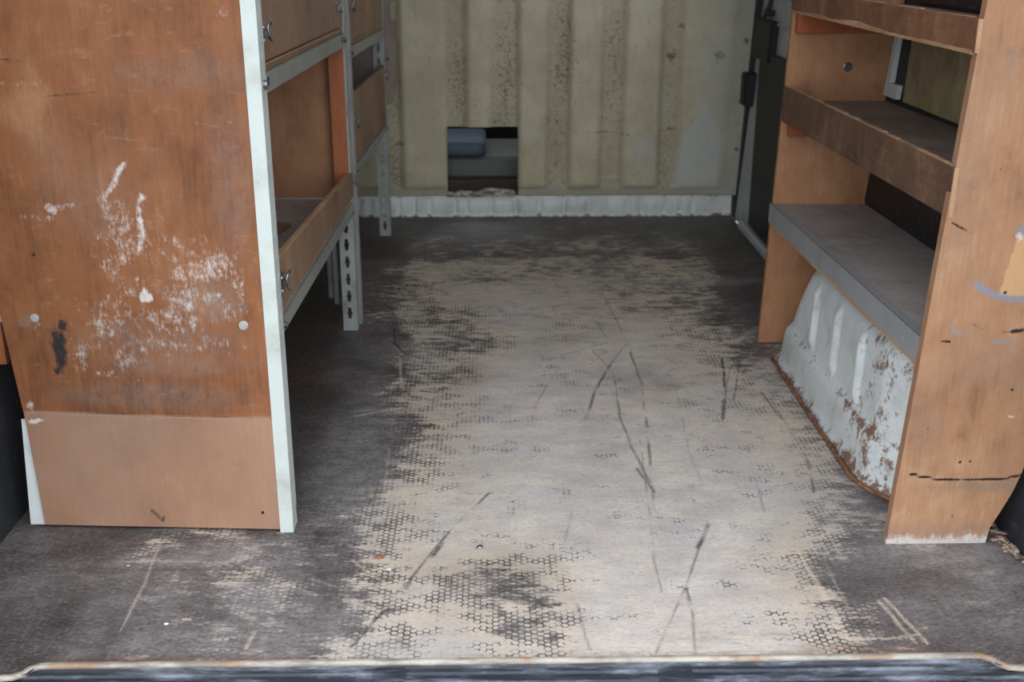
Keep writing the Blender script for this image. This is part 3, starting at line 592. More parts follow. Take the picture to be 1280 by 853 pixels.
# ------------------------------------------------------------------ wheel arch (white pressed steel)
t = thing('wheel_arch', 'white rust-speckled wheel arch under the lowest shelf on the right', 'wheel arch', (.80, 2.3, 0))
nz = 34; nu = 150; V = []; Fq = []; rustm = []
for i in range(nz):
    s = i / (nz - 1)
    if s < .8:
        z = s / .8 * .262; ins = 0.0
    else:
        a = (s - .8) / .2 * math.pi / 2; z = .262 + .032 * math.sin(a); ins = .045 * (1 - math.cos(a))
    stepin = 0.014 * min(max((z - .088) / .02, 0), 1)                # horizontal crease
    foot = 0.010 * max(0, 1 - z / .02)
    xf = .712 + stepin + .05 * z + ins - foot
    y0 = 1.885 + .03 * z + ins - foot; y1 = 2.722 - .10 * (max(0, z) / .25) ** 2.2 - ins * 1.8 + foot; r0 = .12; r1 = .085 + .12 * z
    xo = .894; pts = [(xo, y0)]
    for k in range(22):
        a = R(k / 21 * 90); pts.append((xf + r0 - r0 * math.sin(a), y0 + r0 - r0 * math.cos(a)))
    for k in range(100): pts.append((xf, y0 + r0 + (y1 - r1 - y0 - r0) * (k + 1) / 101))
    for k in range(22):
        a = R(k / 21 * 90); pts.append((xf + r1 - r1 * math.cos(a), y1 - r1 + r1 * math.sin(a)))
    pts.append((xo, y1))
    for x, y in pts:
        for yc in (2.12, 2.285, 2.45):                                # pressed upright ribs
            d = abs(y - (yc + .10 * (z - .15) )); e = min(max((z - .105) / .02, 0), 1) * min(max((.262 - z) / .02, 0), 1)
            if x < xf + .002: x -= .011 * max(0, 1 - (d / .017) ** 2) * e
        V.append((x, y, z)); rustm.append(max(0, 1 - z / .03) + .55 * math.exp(-((y - 2.0) / .12) ** 2) + .6 * math.exp(-((z - .098) / .008) ** 2))
n = len(pts)
for i in range(nz - 1):
    for j in range(n - 1): Fq.append((i * n + j, (i + 1) * n + j, (i + 1) * n + j + 1, i * n + j + 1))
Fq.append(tuple((nz - 1) * n + j for j in range(n - 1, -1, -1)))
me = pydata(V, Fq); setattr_f(me, 'rust', np.array(rustm))
N = Nodes('white_arch_rusting'); a = N.noise(34, 6, 0.75, N.map((1, 1, .7))); b = N.noise(9, 5, 0.65); d = N.noise(110, 4, .7)
c = N.mix(N.step(b, 0.42, 0.7, 0, 0.55), lin(214, 218, 218), lin(168, 168, 162)); c = N.mix(N.step(d, 0.55, 0.75, 0, 0.3), c, lin(140, 136, 130))
v = N.ma('ADD', N.ma('ADD', N.ma('MULTIPLY', a, 0.75), N.ma('MULTIPLY', d, .25)), N.ma('MULTIPLY', N.attr('rust'), 0.15))
c = N.mix(N.step(v, 0.575, 0.67, 0, 0.9), c, lin(118, 74, 44)); N.bump(N.ma('ADD', a, N.ma('MULTIPLY', d, .4)), 0.15, 0.002)
link('arch_skin', me, N.done(c, 0.4), t, smooth=True)
link('seam_sealer', BM(tube, [(.697, 2.66, .004)] + [(.697 + .0015 * math.sin(k * 2.1), 2.63 - k * .024, .004) for k in range(27)] + [(.705, 1.965, .004), (.72, 1.93, .004), (.745, 1.90, .004)], .0042, 6), M['rusty'], t, smooth=True, label='rusty seam along the floor')

# ------------------------------------------------------------------ right: plywood shelf unit
PY = 1.743
sx = thing('shelf_unit', 'open plywood shelf unit on the right with three fronted shelves over the wheel arch', 'shelf unit', (.80, 2.28, 0))
def rl(z): return .683 + .056 * z - .012 * max(0, z - .3) * max(0, 1 - z)
def rr(z):
    return float(np.interp(z, [0, .03, .05, .08, .10, .135, .3, 1.0, 1.4], [.858, .862, .871, .884, .892, .902, .928, .990, 1.025]))
zs = np.unique(np.concatenate([np.linspace(0, .15, 30), np.linspace(.15, .92, 300), np.linspace(.95, 1.30, 8)]))
me, X, Z = row_panel(zs, rl, rr, 90, PY, PY, .018)
A = {k: np.zeros_like(X) for k in ('grey', 'tan', 'blue', 'black', 'white')}
stroke(A['blue'], X, Z, [(.779, .474), (.79, .464), (.806, .455), (.835, .448), (.865, .449)], .007, 1, 1, .2); stroke(A['blue'], X, Z, [(.821, .374), (.85, .374)], .005, .8); stroke(A['blue'], X, Z, [(.747, .402), (.753, .393), (.762, .387)], .004, .7)
blob(A['blue'], X, Z, .838, .562, .008, .012, 1, 5); stroke(A['blue'], X, Z, [(.716, .648), (.714, .632)], .005, 1)
A['tan'][inpoly(X, Z, [(.816, .452), (.832, .548), (.87, .556), (.87, .452)])] = .9; blob(A['white'], X, Z, .836, .552, .008, .01, 1, 6, .3)
stroke(A['black'], X, Z, [(.71, .136), (.73, .130), (.77, .1245), (.80, .1225), (.839, .1222), (.88, .127), (.907, .133)], .0034, 1.0, 2, .05)
for p, w, s in (([(.707, .184), (.735, .172), (.765, .163), (.80, .158), (.835, .154)], .005, .4), ([(.735, .112), (.786, .103), (.84, .100), (.884, .106)], .007, .45), ([(.725, .575), (.759, .558)], .003, .8), ([(.732, .569), (.822, .562)], .003, .4), ([(.779, .406), (.80, .397), (.828, .39), (.85, .392), (.872, .397)], .003, .6), ([(.847, .392), (.875, .397)], .006, .75), ([(.829, .243), (.86, .246), (.888, .257)], .005, .5), ([(.78, .275), (.84, .268), (.87, .28)], .004, .35), ([(.733, .376), (.748, .376)], .003, .9), ([(.80, .60), (.86, .597)], .002, .3)):
    stroke(A['black'], X, Z, p, w, s, int(w * 3000))
for cx, cz, r in ((.793, .054, .004), (.863, .289, .004), (.793, .157, .004), (.81, .158, .003), (.826, .459, .004), (.73, .22, .002), (.76, .70, .002), (.79, .66, .002)): blob(A['black'], X, Z, cx, cz, r, r, .9, 2, .2)
stroke(A['grey'], X, Z, [(.781, .838), (.783, .80)], .010, .6); blob(A['grey'], X, Z, .84, .11, .09, .012, .6); blob(A['grey'], X, Z, .72, .25, .04, .08, .25, 7); blob(A['grey'], X, Z, .74, .7, .05, .15, .25, 8); blob(A['grey'], X, Z, .77, .33, .1, .05, .3, 11)
A['white'] = np.maximum(A['white'], np.clip(1.15 - Z / (.014 + .03 * fbm(X, Z * .2, 60, 3, 3)), 0, 1)); blob(A['white'], X, Z, .866, .24, .006, .004, .9)
A['grey'] = np.maximum(A['grey'], .7 * np.clip(1 - Z / .05, 0, 1))
for k, a in A.items(): setattr_f(me, k, np.concatenate([a.ravel(), a.ravel() * 0]))
# the panel's veneer stripes are measured from its front face
me.transform(Matrix.Translation((0, -PY, 0))); pn = link('side_panel', me, M['right_panel'], None); pn.parent = sx; pn.location = (-.80, PY - 2.28, 0); me.transform(Matrix.Translation((0, 0, 0)))
zs = np.linspace(0, 1.30, 40)
me, X, Z = row_panel(zs, lambda z: .692 + .030 * z - .004 * z * z, lambda z: lean(z) - .004, 14, 2.794, 2.794, .016)
link('side_panel', me, M['far_panel'], sx, label='orange far side panel standing behind the wheel arch')
def shelf(za, zb, x0, thick, mat):
    return link('shelf', BM(hexa, [(x0, 1.762, zb - thick), (lean(zb) - .012, 1.762, zb - thick), (lean(za) - .012, 2.793, za - thick), (x0, 2.793, za - thick),
                                   (x0, 1.762, zb), (lean(zb) - .003, 1.762, zb), (lean(za) - .003, 2.793, za), (x0, 2.793, za)]), mat, sx)
shelf(.3685, .3775, .714, .016, M['shelf_grey']); shelf(.625, .635, .726, .016, M['shelf_dark']); shelf(.852, .858, .736, .016, M['shelf_dark'])
def lip(xa, xb, y0, y1, zn, zf, t, bev=.0018):
    bm = bmesh.new()
    hexa(bm, [(xb, y0, zn[0]), (xb + t, y0, zn[0]), (xa + t, y1, zf[0]), (xa, y1, zf[0]), (xb, y0, zn[1]), (xb + t, y0, zn[1]), (xa + t, y1, zf[1]), (xa, y1, zf[1])], bev); return mesh_of(bm)
l3 = link('shelf_front', lip(.698, .7045, 1.7625, 2.806, (.324, .378), (.313, .369), .014), M['raw_edge'], sx)
bm = bmesh.new()
for t, zl, zh in ((.0015, (.333, .3225), (.3795, .3705)), (.018, (.378, .369), (.3795, .3705))):
    hexa(bm, [(.703, 1.764, zl[0]), (.703 + t, 1.764, zl[0]), (.6965 + t, 2.806, zl[1]), (.6965, 2.806, zl[1]), (.703, 1.764, zh[0]), (.703 + t, 1.764, zh[0]), (.6965 + t, 2.806, zh[1]), (.6965, 2.806, zh[1])])
link('facing', mesh_of(bm), M['lip_metal'], l3, label='grey strip covering the shelf front')
bm = bmesh.new()
for y, z in ((1.83, .352), (2.30, .346), (2.74, .342)): cyl(bm, (.6975 + .0062 * (2.806 - y), y, z), (-1, 0, 0), .004, .0015, 10)
link('nail', mesh_of(bm), M['screw'], l3, kind='stuff')
l2 = link('shelf_front', lip(.708, .7165, 1.7425, 2.806, (.583, .663), (.574, .661), .008), M['lip_wood'], sx)
l1 = link('shelf_front', lip(.712, .7235, 1.7425, 2.806, (.835, .887), (.836, .884), .008), M['lip_wood_top'], sx, label='reddish brown front of the top shelf')
for l, z0, z1, xa, xb in ((l2, .6625, .6655, .709, .7175), (l1, .886, .889, .713, .7245)):
    bm = bmesh.new(); rng = random.Random(int(z0 * 99)); y = 1.753
    while y < 2.80:
        d = rng.uniform(.02, .06); yb = min(y + d, 2.806); k = (2.806 - y) / 1.054; k2 = (2.806 - yb) / 1.054; zz = z0 - (.0022 * (1 - k)); h = rng.uniform(-.0015, .001)
        hexa(bm, [(xa + (xb - xa) * k, y, zz - .004), (xa + (xb - xa) * k + .011, y, zz - .004), (xa + (xb - xa) * k2 + .011, yb, zz - .005), (xa + (xb - xa) * k2, yb, zz - .005),
                  (xa + (xb - xa) * k + .001, y, zz + .002 + h), (xa + (xb - xa) * k + .010, y, zz + .002 + h), (xa + (xb - xa) * k2 + .010, yb, zz + .0015 + h), (xa + (xb - xa) * k2 + .001, yb, zz + .0015 + h)]); y = yb
    link('chipped_edge', mesh_of(bm), M['raw_edge'], l, label='pale chipped upper edge')
bm = bmesh.new(); rng = random.Random(21); y = 1.75; h0 = .004
while y < 2.795:
    yb = min(y + rng.uniform(.03, .08), 2.80); h1 = rng.uniform(.001, .005) + .006 * math.exp(-((yb - 2.28) / .12) ** 2)
    fx = lambda q: .712 + (.7235 - .712) * (2.806 - q) / 1.0635 - .0006
    hexa(bm, [(fx(y), y, .833), (fx(y) + .012, y, .833), (fx(yb) + .012, yb, .834), (fx(yb), yb, .834), (fx(y), y, .836 + h0), (fx(y) + .012, y, .836), (fx(yb) + .012, yb, .837), (fx(yb), yb, .837 + h1)]); y = yb; h0 = h1
link('splintered_edge', mesh_of(bm), M['raw_edge'], l1, label='pale splintered lower edge')
for l, x, za, zb in ((l1, .7235, .836, .886), (l2, .7165, .584, .662)):
    link('end_grain', BM(box, x + .0008, x + .0078, 1.7418, 1.7426, za, zb), M['raw_edge'], l, label='pale sawn end')
for z, h in ((.609, .068), (.845, .06), (.348, .04)):
    link('cleat', BM(box, .722, .93, 2.772, 2.7935, z - h, z, .002), M['cleat'], sx)
def screw_head(p, axis, r=.006):
    bm = bmesh.new(); cyl(bm, p, axis, r, .0015, 14, r * .8); q = Vector(p) + Vector(axis) * .0015; cyl(bm, q, axis, r * .45, .0008, 6); return mesh_of(bm)
link('screw', screw_head((.858, 2.7938, .705), (0, -1, 0), .011), M['zinc'], sx)
link('bracket', BM(box, .714, .728, 2.66, 2.69, .305, .325, .003), M['zinc'], sx)

# what stands behind those shelves on the van's side
wl = lambda x, y0, y1, z0, z1, t: [(lean(z0) - x, y0[0], z0), (lean(z0) - x + t, y0[0], z0), (lean(z0) - x + t, y1[0], z0), (lean(z0) - x, y1[0], z0), (lean(z1) - x, y0[1], z1), (lean(z1) - x + t, y0[1], z1), (lean(z1) - x + t, y1[1], z1), (lean(z1) - x, y1[1], z1)]
t = thing('wall_board', 'stained yellow board behind the middle shelf of the right shelf unit', 'board', (.95, 2.2, .63))
link('board', BM(hexa, wl(.010, (1.80, 1.80), (2.66, 2.69), .640, .832, .006)), M['yellow_board'], t)
t = thing('wall_board', 'black scuffed board behind the lowest shelf of the right shelf unit', 'board', (.93, 2.2, .37))
link('board', BM(hexa, wl(.010, (1.80, 1.80), (2.785, 2.785), .378, .60, .006)), M['black_worn'], t)
t = thing('wall_board', 'black scuffed board behind the top shelf of the right shelf unit', 'board', (.98, 2.2, .87))
link('board', BM(hexa, wl(.010, (1.80, 1.80), (2.70, 2.70), .862, 1.25, .006)), M['black_worn'], t)
t = thing('body_strut', 'white painted body strut in the back corner of the right shelf unit', 'strut', (.96, 2.75, .62))
link('upright', BM(hexa, wl(.014, (2.755, 2.768), (2.788, 2.788), .640, .832, .012)), M['white_paint'], t)
link('foot', BM(hexa, wl(.014, (2.70, 2.70), (2.756, 2.756), .640, .672, .012)), M['white_paint'], t)
link('upright', BM(hexa, wl(.014, (2.755, 2.765), (2.788, 2.788), .866, 1.2, .012)), M['white_paint'], t)

# ------------------------------------------------------------------ left: slotted-angle rack
XF = -.366
rk = thing('shelving_rack', 'grey slotted-angle rack on the left with plywood end panel and drop fronts', 'rack', (-.60, 2.85, 0))
# end panel
def ll(z): return float(np.interp(z, [0, .2, .4, .9, 1.3], [-.808, -.814, -.829, -.856, -.860]))
zs = np.unique(np.concatenate([np.linspace(.006, .93, 300), np.linspace(.97, 1.30, 7)]))
me, X, Z = row_panel(zs, ll, lambda z: -.3835 + .004 * z, 140, 1.826, 1.802, .014)
A = {k: np.zeros_like(X) for k in ('pale', 'grey', 'black', 'white')}
A['pale'] = np.where(Z < .2215 - .003 * (X + .6), 1.0, 0.0) * (.75 + .5 * (fbm(X, Z, 12, 5) - .5)); stroke(A['pale'], X, Z, [(-.81, .224), (-.38, .218)], .004, 1, 3, .3)
stroke(A['black'], X, Z, [(-.70, .226), (-.56, .2235), (-.38, .221)], .0022, .6, 3, .7)
Wt = A['white']
for p, w, s in (([(-.59, .659), (-.60, .648), (-.606, .633), (-.618, .615), (-.631, .601)], .008, .8), ([(-.631, .601), (-.62, .568), (-.606, .55), (-.60, .52), (-.611, .50)], .017, .75), ([(-.566, .607), (-.575, .58), (-.573, .55), (-.585, .507)], .009, .8), ([(-.605, .60), (-.595, .554)], .010, .6), ([(-.545, .59), (-.535, .57)], .004, .6), ([(-.50, .61), (-.47, .56)], .002, .4)): stroke(Wt, X, Z, p, w, s, int(w * 9999), .3)
for cx, cz, rx, rz, s in ((-.605, .55, .05, .05, .5), (-.634, .49, .035, .05, .5), (-.60, .46, .05, .03, .45), (-.66, .38, .05, .04, .5), (-.546, .396, .09, .03, .5), (-.458, .493, .05, .03, .62), (-.50, .478, .05, .025, .55), (-.432, .493, .02, .04, .45), (-.422, .452, .015, .04, .5), (-.516, .438, .07, .04, .52), (-.578, .438, .012, .016, 1.0), (-.70, .34, .03, .04, .45), (-.636, .33, .04, .05, .5), (-.715, .585, .018, .012, .8), (-.69, .592, .02, .008, .6), (-.74, .57, .05, .006, .5), (-.58, .35, .12, .03, .42), (-.48, .36, .06, .03, .4), (-.62, .41, .1, .05, .42), (-.45, .42, .06, .05, .4), (-.797, .209, .014, .006, 1.0), (-.80, .235, .01, .015, .6), (-.76, .40, .02, .03, .4), (-.53, .52, .1, .04, .42), (-.41, .89, .01, .012, .5), (-.43, .12, .006, .006, .6), (-.39, .50, .006, .08, .35)):
    blob(Wt, X, Z, cx, cz, rx, rz, s, int(abs(cx * 170 + cz * 90)))
for p, w, s in (([(-.488, .727), (-.45, .7245), (-.406, .727)], .004, .5), ([(-.77, .785), (-.70, .787)], .006, .4), ([(-.39, .55), (-.39, .45)], .003, .4)): stroke(Wt, X, Z, p, w, s, 9)
blob(A['black'], X, Z, -.737, .345, .018, .048, .95, 3, .65); blob(A['black'], X, Z, -.724, .385, .012, .014, .7, 4); blob(A['black'], X, Z, -.746, .305, .014, .012, .7, 5); blob(A['black'], X, Z, -.757, .508, .005, .005, .8, 6, .3); blob(A['black'], X, Z, -.709, .425, .006, .006, .5, 6); blob(A['black'], X, Z, -.757, .435, .006, .01, .4, 6)
for p, w, s in (([(-.70, .766), (-.66, .769), (-.608, .772), (-.57, .781)], .004, .55), ([(-.775, .822), (-.73, .8205)], .004, .6), ([(-.485, .114), (-.478, .10), (-.485, .088)], .006, .62), ([(-.611, .039), (-.594, .02), (-.583, .036)], .007, .62), ([(-.72, .026), (-.60, .022)], .0015, .6), ([(-.477, .70), (-.47, .62)], .02, .12)): stroke(A['black'], X, Z, p, w, s, 4)
for cx, cz, rx, rz, s in ((-.48, .43, .07, .04, .6), (-.55, .36, .12, .03, .45), (-.5, .8, .1, .03, .3), (-.56, .32, .15, .02, .4), (-.785, .39, .012, .012, .6), (-.65, .62, .1, .1, .25), (-.42, .62, .03, .15, .3), (-.6, .26, .16, .02, .35)): blob(A['grey'], X, Z, cx, cz, rx, rz, s, int(abs(cx * 150)))
for k, a in A.items(): setattr_f(me, k, np.concatenate([a.ravel(), a.ravel() * 0]))
ep = link('end_panel', me, M['left_panel'], rk, label='reddish plywood end panel scuffed with white')
for x, z, y in ((-.771, .398, 1.8238), (-.419, .389, 1.8035)): link('screw', screw_head((x, y, z), (0, -1, 0), .0085), M['screw'], ep)
link('panel_hole', BM(cyl, (-.412, 1.8033, .039), (0, -1, 0), .0028, .0008, 10), M['black_plastic'], ep)

# posts: slotted angle, each an L of two flanges
def slotted(bm, o, u, w, z0, z1, pitch, zs0, keyhole=True, sw=.0065, sh=.026):
    """flange with real slots; o: lower corner, u: direction across, w: width"""
    o = Vector(o); u = Vector(u)
    P = lambda a, z: tuple(o + u * a + Vector((0, 0, z - o.z)))
    cells = []; z = zs0
    while z + pitch <= z1: cells.append(z); z += pitch
    def quad(a0, a1, za, zb): bm.faces.new([bm.verts.new(P(*q)) for q in ((a0, za), (a1, za), (a1, zb), (a0, zb))])
    if zs0 > z0: quad(0, w, z0, zs0)
    last = zs0
    for zc in cells:
        c = (w * .5, zc + pitch / 2); hole = []; out = []
        if keyhole: sil = [(.6, -1), (1, -.85), (1, -.35), (1.5, -.25), (1.5, .25), (1, .35), (1, .85), (.6, 1)]
        else: sil = [(.6, -1), (1, -.7), (1, 0), (1, .7), (.6, 1)]
        sil = sil + [(-a, b) for a, b in reversed(sil)]
        for a, b in sil:
            hole.append((c[0] + a * sw * .5, c[1] + b * sh * .5))
            d = Vector((a * sw, b * sh)); k = min((w / 2) / max(abs(d.x), 1e-6), (pitch / 2) / max(abs(d.y), 1e-6)); out.append((c[0] + d.x * k, c[1] + d.y * k))
        hv = [bm.verts.new(P(*q)) for q in hole]; ov = [bm.verts.new(P(*q)) for q in out]; n = len(hv)
        corners = {}
        for k in range(n):
            j = (k + 1) % n; poly = [ov[k], ov[j], hv[j], hv[k]]
            pa, pb = out[k], out[j]
            if abs(pa[0] - pb[0]) > 1e-6 and abs(pa[1] - pb[1]) > 1e-6:        # goes round a corner of the cell
                cx = 0 if min(pa[0], pb[0]) < 1e-5 else w; cz = zc if min(pa[1], pb[1]) < zc + 1e-5 else zc + pitch
                poly = [ov[k], bm.verts.new(P(cx, cz)), ov[j], hv[j], hv[k]]
            bm.faces.new(poly)
        last = zc + pitch
    if last < z1: quad(0, w, last, z1)

def post(name_mat, y, z0, z1, xf, wy, wx, slots=True, zs0=None, label=None):
    bm = bmesh.new()
    slotted(bm, (xf - wx, y, z0), (1, 0, 0), wx, z0, z1, .047, z0 + .02 if zs0 is None else zs0, True, .0085, .031) if slots else slotted(bm, (xf - wx, y, z0), (1, 0, 0), wx, z0, z1, 9, z1)
    slotted(bm, (xf, y, z0), (0, 1, 0), wy, z0, z1, .036, z0 + .02, False, .005, .010)
    bmesh.ops.remove_doubles(bm, verts=bm.verts, dist=1e-5); me = mesh_of(bm)
    o = link('post', me, name_mat, rk); m = o.modifiers.new('gauge', 'SOLIDIFY'); m.thickness = .0022; m.offset = 0
    if label: o['label'] = label
    return o
post(M['post_front'], 1.802, 0, 1.3, -.3605, .042, .0225, False, label='pale plain front post beside the end panel')
post(M['post'], 2.895, .004, 1.3, -.3668, .030, .037, True, .03)
post(M['beam'], 2.958, 0, 1.3, -.3615, .028, .012, False, label='plain grey post of the second bay')
post(M['post'], 3.938, 0, 1.3, -.3665, .034, .037, True, .015)
for y, x in ((1.86, -.775), (2.90, -.815), (3.96, -.815)): post(M['post'], y, 0, 1.3, x, .03, .035, True)
for x, y in ((-.485, 3.20), (-.460, 3.14)): link('strut', BM(box, x, x + .012, y, y + .003, 0, .34), M['post'], rk)
bm = bmesh.new()
hexa(bm, [(-.836, 1.8305, .004), (-.80, 1.8305, .004), (-.80, 1.833, .004), (-.836, 1.833, .004), (-.8235, 1.8305, .21), (-.80, 1.8305, .21), (-.80, 1.833, .21), (-.8235, 1.833, .21)])
link('back_flange', mesh_of(bm), M['white_paint'], rk, label='white flange behind the panel by the dark wall')
# beams: angle iron, one along each shelf front
def beam(y0, y1, zb, zt, xf=XF + .003):
    bm = bmesh.new(); slope(bm, xf - .003, xf, y0, y1, zb, zt, .0006); slope(bm, xf - .035, xf - .003, y0, y1, (zt[0] - .003, zt[1] - .003), zt)
    return link('beam', mesh_of(bm), M['beam'], rk)
B = [beam(1.846, 2.893, (.357, .323), (.383, .354)), beam(1.846, 2.893, (.764, .748), (.796, .779)), beam(2.988, 3.936, (.407, .377), (.429, .398)), beam(2.988, 3.936, (.707, .687), (.737, .713))]
def nut(b, y, z):
    bm = bmesh.new(); cyl(bm, (XF + .0025, y, z), (1, 0, 0), .0075, .002, 12); cyl(bm, (XF + .0045, y, z), (1, 0, 0), .0055, .005, 6); link('bolt', mesh_of(bm), M['zinc'], b)
for b, y, z in ((B[0], 1.865, .369), (B[0], 2.868, .338), (B[1], 2.868, .764), (B[2], 3.005, .417), (B[2], 3.91, .388), (B[3], 3.005, .72), (B[3], 3.91, .70)): nut(b, y, z)
link('bolt', BM(cyl, (-.3595, 1.822, .782), (1, 0, 0), .0075, .006, 8), M['zinc'], B[1])
bm = bmesh.new(); box(bm, XF + .0025, XF + .0036, 1.872, 1.884, .774, .788); link('slot', mesh_of(bm), M['black_plastic'], B[1])
bm = bmesh.new(); box(bm, XF + .0025, XF + .0036, 2.83, 2.842, .760, .774); link('slot', mesh_of(bm), M['black_plastic'], B[1])
def rshelf(y0, y1, za, zb, t, mat):
    return link('shelf', BM(slope, -.86, XF - .004, y0, y1, (za, zb), (za + t, zb + t)), mat, rk)
rshelf(1.845, 2.89, .3835, .3545, .010, M['shelf_grey']); rshelf(1.845, 2.89, .7965, .7795, .010, M['left_lip']); rshelf(2.99, 3.935, .430, .399, .010, M['shelf_dark']); rshelf(2.99, 3.935, .7375, .7135, .010, M['left_lip'])
# drop fronts (plywood boards between the posts)
def front(y0, y1, zb, zt, x=XF + .001, t=.012, lab=None):
    o = link('drop_front', BM(slope, x - t, x, y0, y1, zb, zt, .001), M['left_lip'], rk)
    if lab: o['label'] = lab
    return o
f1 = front(1.846, 2.938, (.392, .362), (.486, .428), XF + .0005)
f2 = front(1.846, 2.92, (.812, .795), (1.20, 1.18), XF - .002)
f3 = front(2.99, 3.985, (.440, .402), (.616, .592), XF - .001)
f4 = front(2.99, 3.985, (.750, .722), (1.17, 1.15), XF - .001)
link('chipped_edge', BM(slope, XF - .0105, XF - .0005, 1.85, 2.93, (.486, .4282), (.488, .4298)), M['raw_edge'], f1, label='pale chipped top edge')
link('raw_edge', BM(slope, XF - .013, XF - .0015, 1.85, 2.89, (.8068, .7898), (.8085, .7912)), M['raw_edge'], rk)
# dividers and back boards
link('divider', BM(box, -.862, -.414, 2.925, 2.937, .36, 1.2), M['divider'], rk)
link('divider', BM(box, -.4065, -.370, 2.886, 2.8935, .375, .748), M['divider_red'], rk, label='narrow orange board beside the middle post')
link('divider', BM(box, -.862, -.372, 3.955, 3.965, .405, 1.2), M['shelf_dark'], rk)
link('back_board', BM(box, -.8645, -.858, 1.85, 3.95, .40, 1.2), M['divider'], rk)
bm = bmesh.new(); pr = [(-.372, .452), (-.345, .462), (-.333, .51), (-.327, .735), (-.345, .74), (-.345, 1.2), (-.372, 1.2)]
a = [bm.verts.new((x, 3.990, z)) for x, z in pr]; b = [bm.verts.new((x, 4.002, z)) for x, z in pr]; bm.faces.new(a); bm.faces.new(b[::-1])
for k in range(len(a)): bm.faces.new((a[k], b[k], b[(k + 1) % len(a)], a[(k + 1) % len(a)]))
link('rear_panel', mesh_of(bm), M['shelf_dark'], rk)
link('bin_back', BM(slope, -.60, -.59, 2.99, 3.93, (.44, .41), (.60, .60)), M['left_lip'], rk)

# latches: small plated catches on the drop fronts, one design copied
def latch_mesh():
    bm = bmesh.new(); box(bm, 0, .002, -.012, .012, -.016, .016, .0008)
    for z in (-.010, .010): cyl(bm, (.002, -.006, z), (1, 0, 0), .0035, .002, 10, .0025)
    box(bm, .002, .010, -.004, .010, -.004, .006, .001); return mesh_of(bm)
def loop_mesh():
    return BM(tube, [(.006, .004, .004), (.012, .009, .010), (.014, .005, .018), (.013, -.006, .019), (.010, -.011, .010), (.012, -.010, -.002), (.015, -.004, -.009), (.013, .003, -.012), (.008, .006, -.006)], .0019, 6)
lm, hm = latch_mesh(), loop_mesh(); first = None
for x, y, z, s in ((-.3650, 1.872, .856, 1.0), (-.3655, 1.880, .440, 1.15), (-.368, 2.80, .842, .9), (-.367, 3.06, .832, .9), (-.3672, 3.035, .535, 1.0), (-.3655, 2.915, .405, .9), (-.3665, 3.955, .620, 1.0), (-.3672, 3.90, .560, 1.0)):
    if first is None:
        o = link('latch', lm, M['zinc'], rk, (x, y, z)); h = link('wire_loop', hm, M['zinc'], o, (x, y, z), True); first = (o, h)
    else:
        o = first[0].copy(); COL.objects.link(o); o.parent = rk; o.location = Vector((x, y, z)) - origin(rk)
        h = first[1].copy(); COL.objects.link(h); h.parent = o; h.location = (0, 0, 0)
    o.scale = (s, s, s)

# ------------------------------------------------------------------ small loose things
def chip(name, label, cat, x, y, z, sx_, sy_, sz_, mat, seed, rot=0.0):
    bm = bmesh.new(); bmesh.ops.create_icosphere(bm, subdivisions=1, radius=1); rng = random.Random(seed)
    for v in bm.verts: v.co *= rng.uniform(.75, 1.2)
    bmesh.ops.scale(bm, vec=(sx_, sy_, sz_), verts=bm.verts)
    lo = min(v.co.z for v in bm.verts)
    o = link(name, mesh_of(bm), mat, None, (x, y, z - lo)); o.rotation_euler.z = rot; o['label'] = label; o['category'] = cat; return o
def flat(name, col, rough=.7):
    N = Nodes(name); a = N.noise(200, 3, .6); return N.done(N.mix(a, tuple(c * .8 for c in col[:3]) + (1,), col), rough)
chip('wood_chip', 'red-brown chip lying on the dark floor left of the pale worn patch', 'chip', -.199, 1.709, 0.001, .010, .006, .003, flat('red_chip', lin(150, 92, 72)), 1, .3)
chip('paint_flake', 'white paint flake just below the red-brown chip on the floor', 'flake', -.179, 1.667, 0.001, .005, .004, .002, flat('white_flake', lin(230, 230, 230)), 2)
chip('paint_flake', 'tiny white flake on the grey floor in front of the left end panel', 'flake', -.508, 1.513, 0.001, .004, .003, .002, flat('pale_flake', lin(222, 220, 216)), 3)
chip('paint_flake', 'pale flake on the dark floor just below the left end panel', 'flake', -.618, 1.687, 0.001, .004, .003, .002, flat('grey_flake', lin(205, 200, 192)), 4)
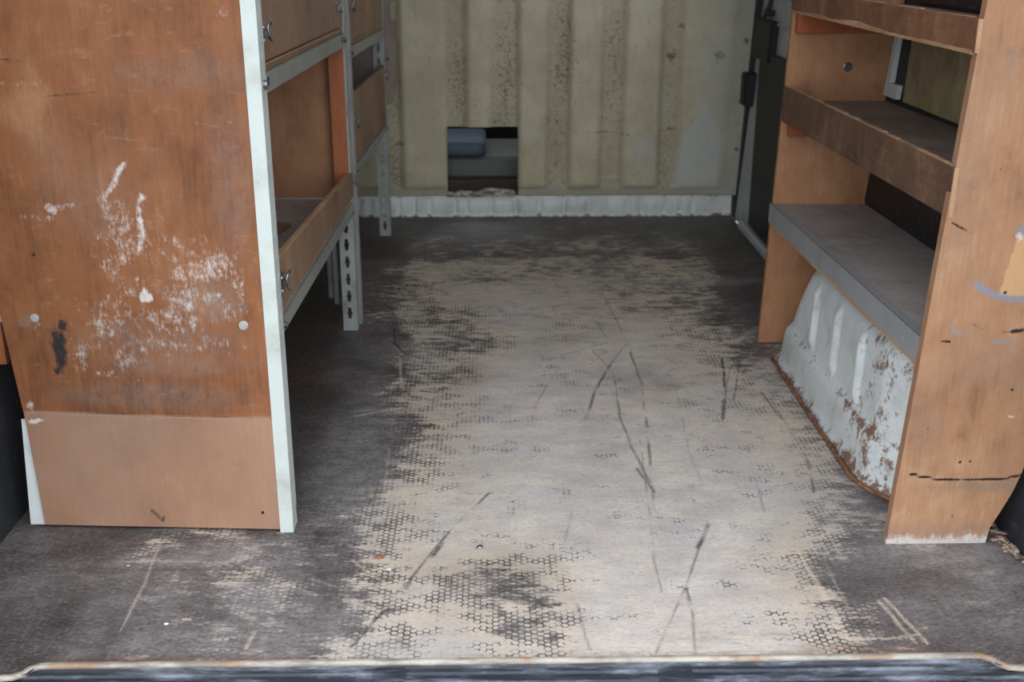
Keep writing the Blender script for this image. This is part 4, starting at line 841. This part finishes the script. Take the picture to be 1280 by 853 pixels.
bm = bmesh.new(); cyl(bm, (0, 0, 0), (0, 0, 1), .0055, .002, 14, .004); cyl(bm, (0, 0, .002), (0, 0, 1), .002, .0006, 6)
o = link('screw', mesh_of(bm), M['zinc'], None, (-.027, 1.744, .0005)); o['label'] = 'small shiny screw head set in the pale worn floor near the front'; o['category'] = 'screw'
bm = bmesh.new(); hexa(bm, [(-.56, 2.50, .369), (-.475, 2.47, .369), (-.463, 2.545, .3675), (-.56, 2.57, .3675), (-.56, 2.50, .378), (-.475, 2.47, .378), (-.463, 2.545, .377), (-.56, 2.57, .377)], .001)
for v in bm.verts: v.co.z += .0090
me = mesh_of(bm); o = link('wood_offcut', me, M['left_lip'], None); o['label'] = 'small plywood offcut lying on the lowest grey shelf of the left rack'; o['category'] = 'offcut'
bm = bmesh.new(); rng = random.Random(12)
for k in range(60):
    x = .897 - abs(rng.gauss(0, .008)); y = rng.uniform(1.66, 1.84); a = rng.uniform(0, 3); l = rng.uniform(.003, .011); w = rng.uniform(.001, .003); dx, dy = math.cos(a), math.sin(a)
    z = .001 + rng.uniform(0, .003)
    hexa(bm, [(x - dx * l - dy * w, y - dy * l + dx * w, z), (x + dx * l - dy * w, y + dy * l + dx * w, z), (x + dx * l + dy * w, y + dy * l - dx * w, z), (x - dx * l + dy * w, y - dy * l - dx * w, z)] +
             [(x - dx * l * .8, y - dy * l * .8 + w * .6, z + .003), (x + dx * l * .8, y + dy * l * .8 + w * .6, z + .003), (x + dx * l * .8, y + dy * l * .8 - w * .6, z + .0025), (x - dx * l * .8, y - dy * l * .8 - w * .6, z + .0025)])
N = Nodes('rusty_litter'); a = N.noise(70, 3, .6); c = N.mix(N.step(a, .4, .6), lin(110, 74, 52), lin(176, 164, 150))
o = link('litter', mesh_of(bm), N.done(c, .8), None, kind='stuff'); o['label'] = 'rusty flakes littering the floor in the corner beside the right end panel'; o['category'] = 'litter'
N = None
b = shell('trim_5', M['divider_red'], (-.866, -.842, 1.85, 1.862, .305, 1.3))
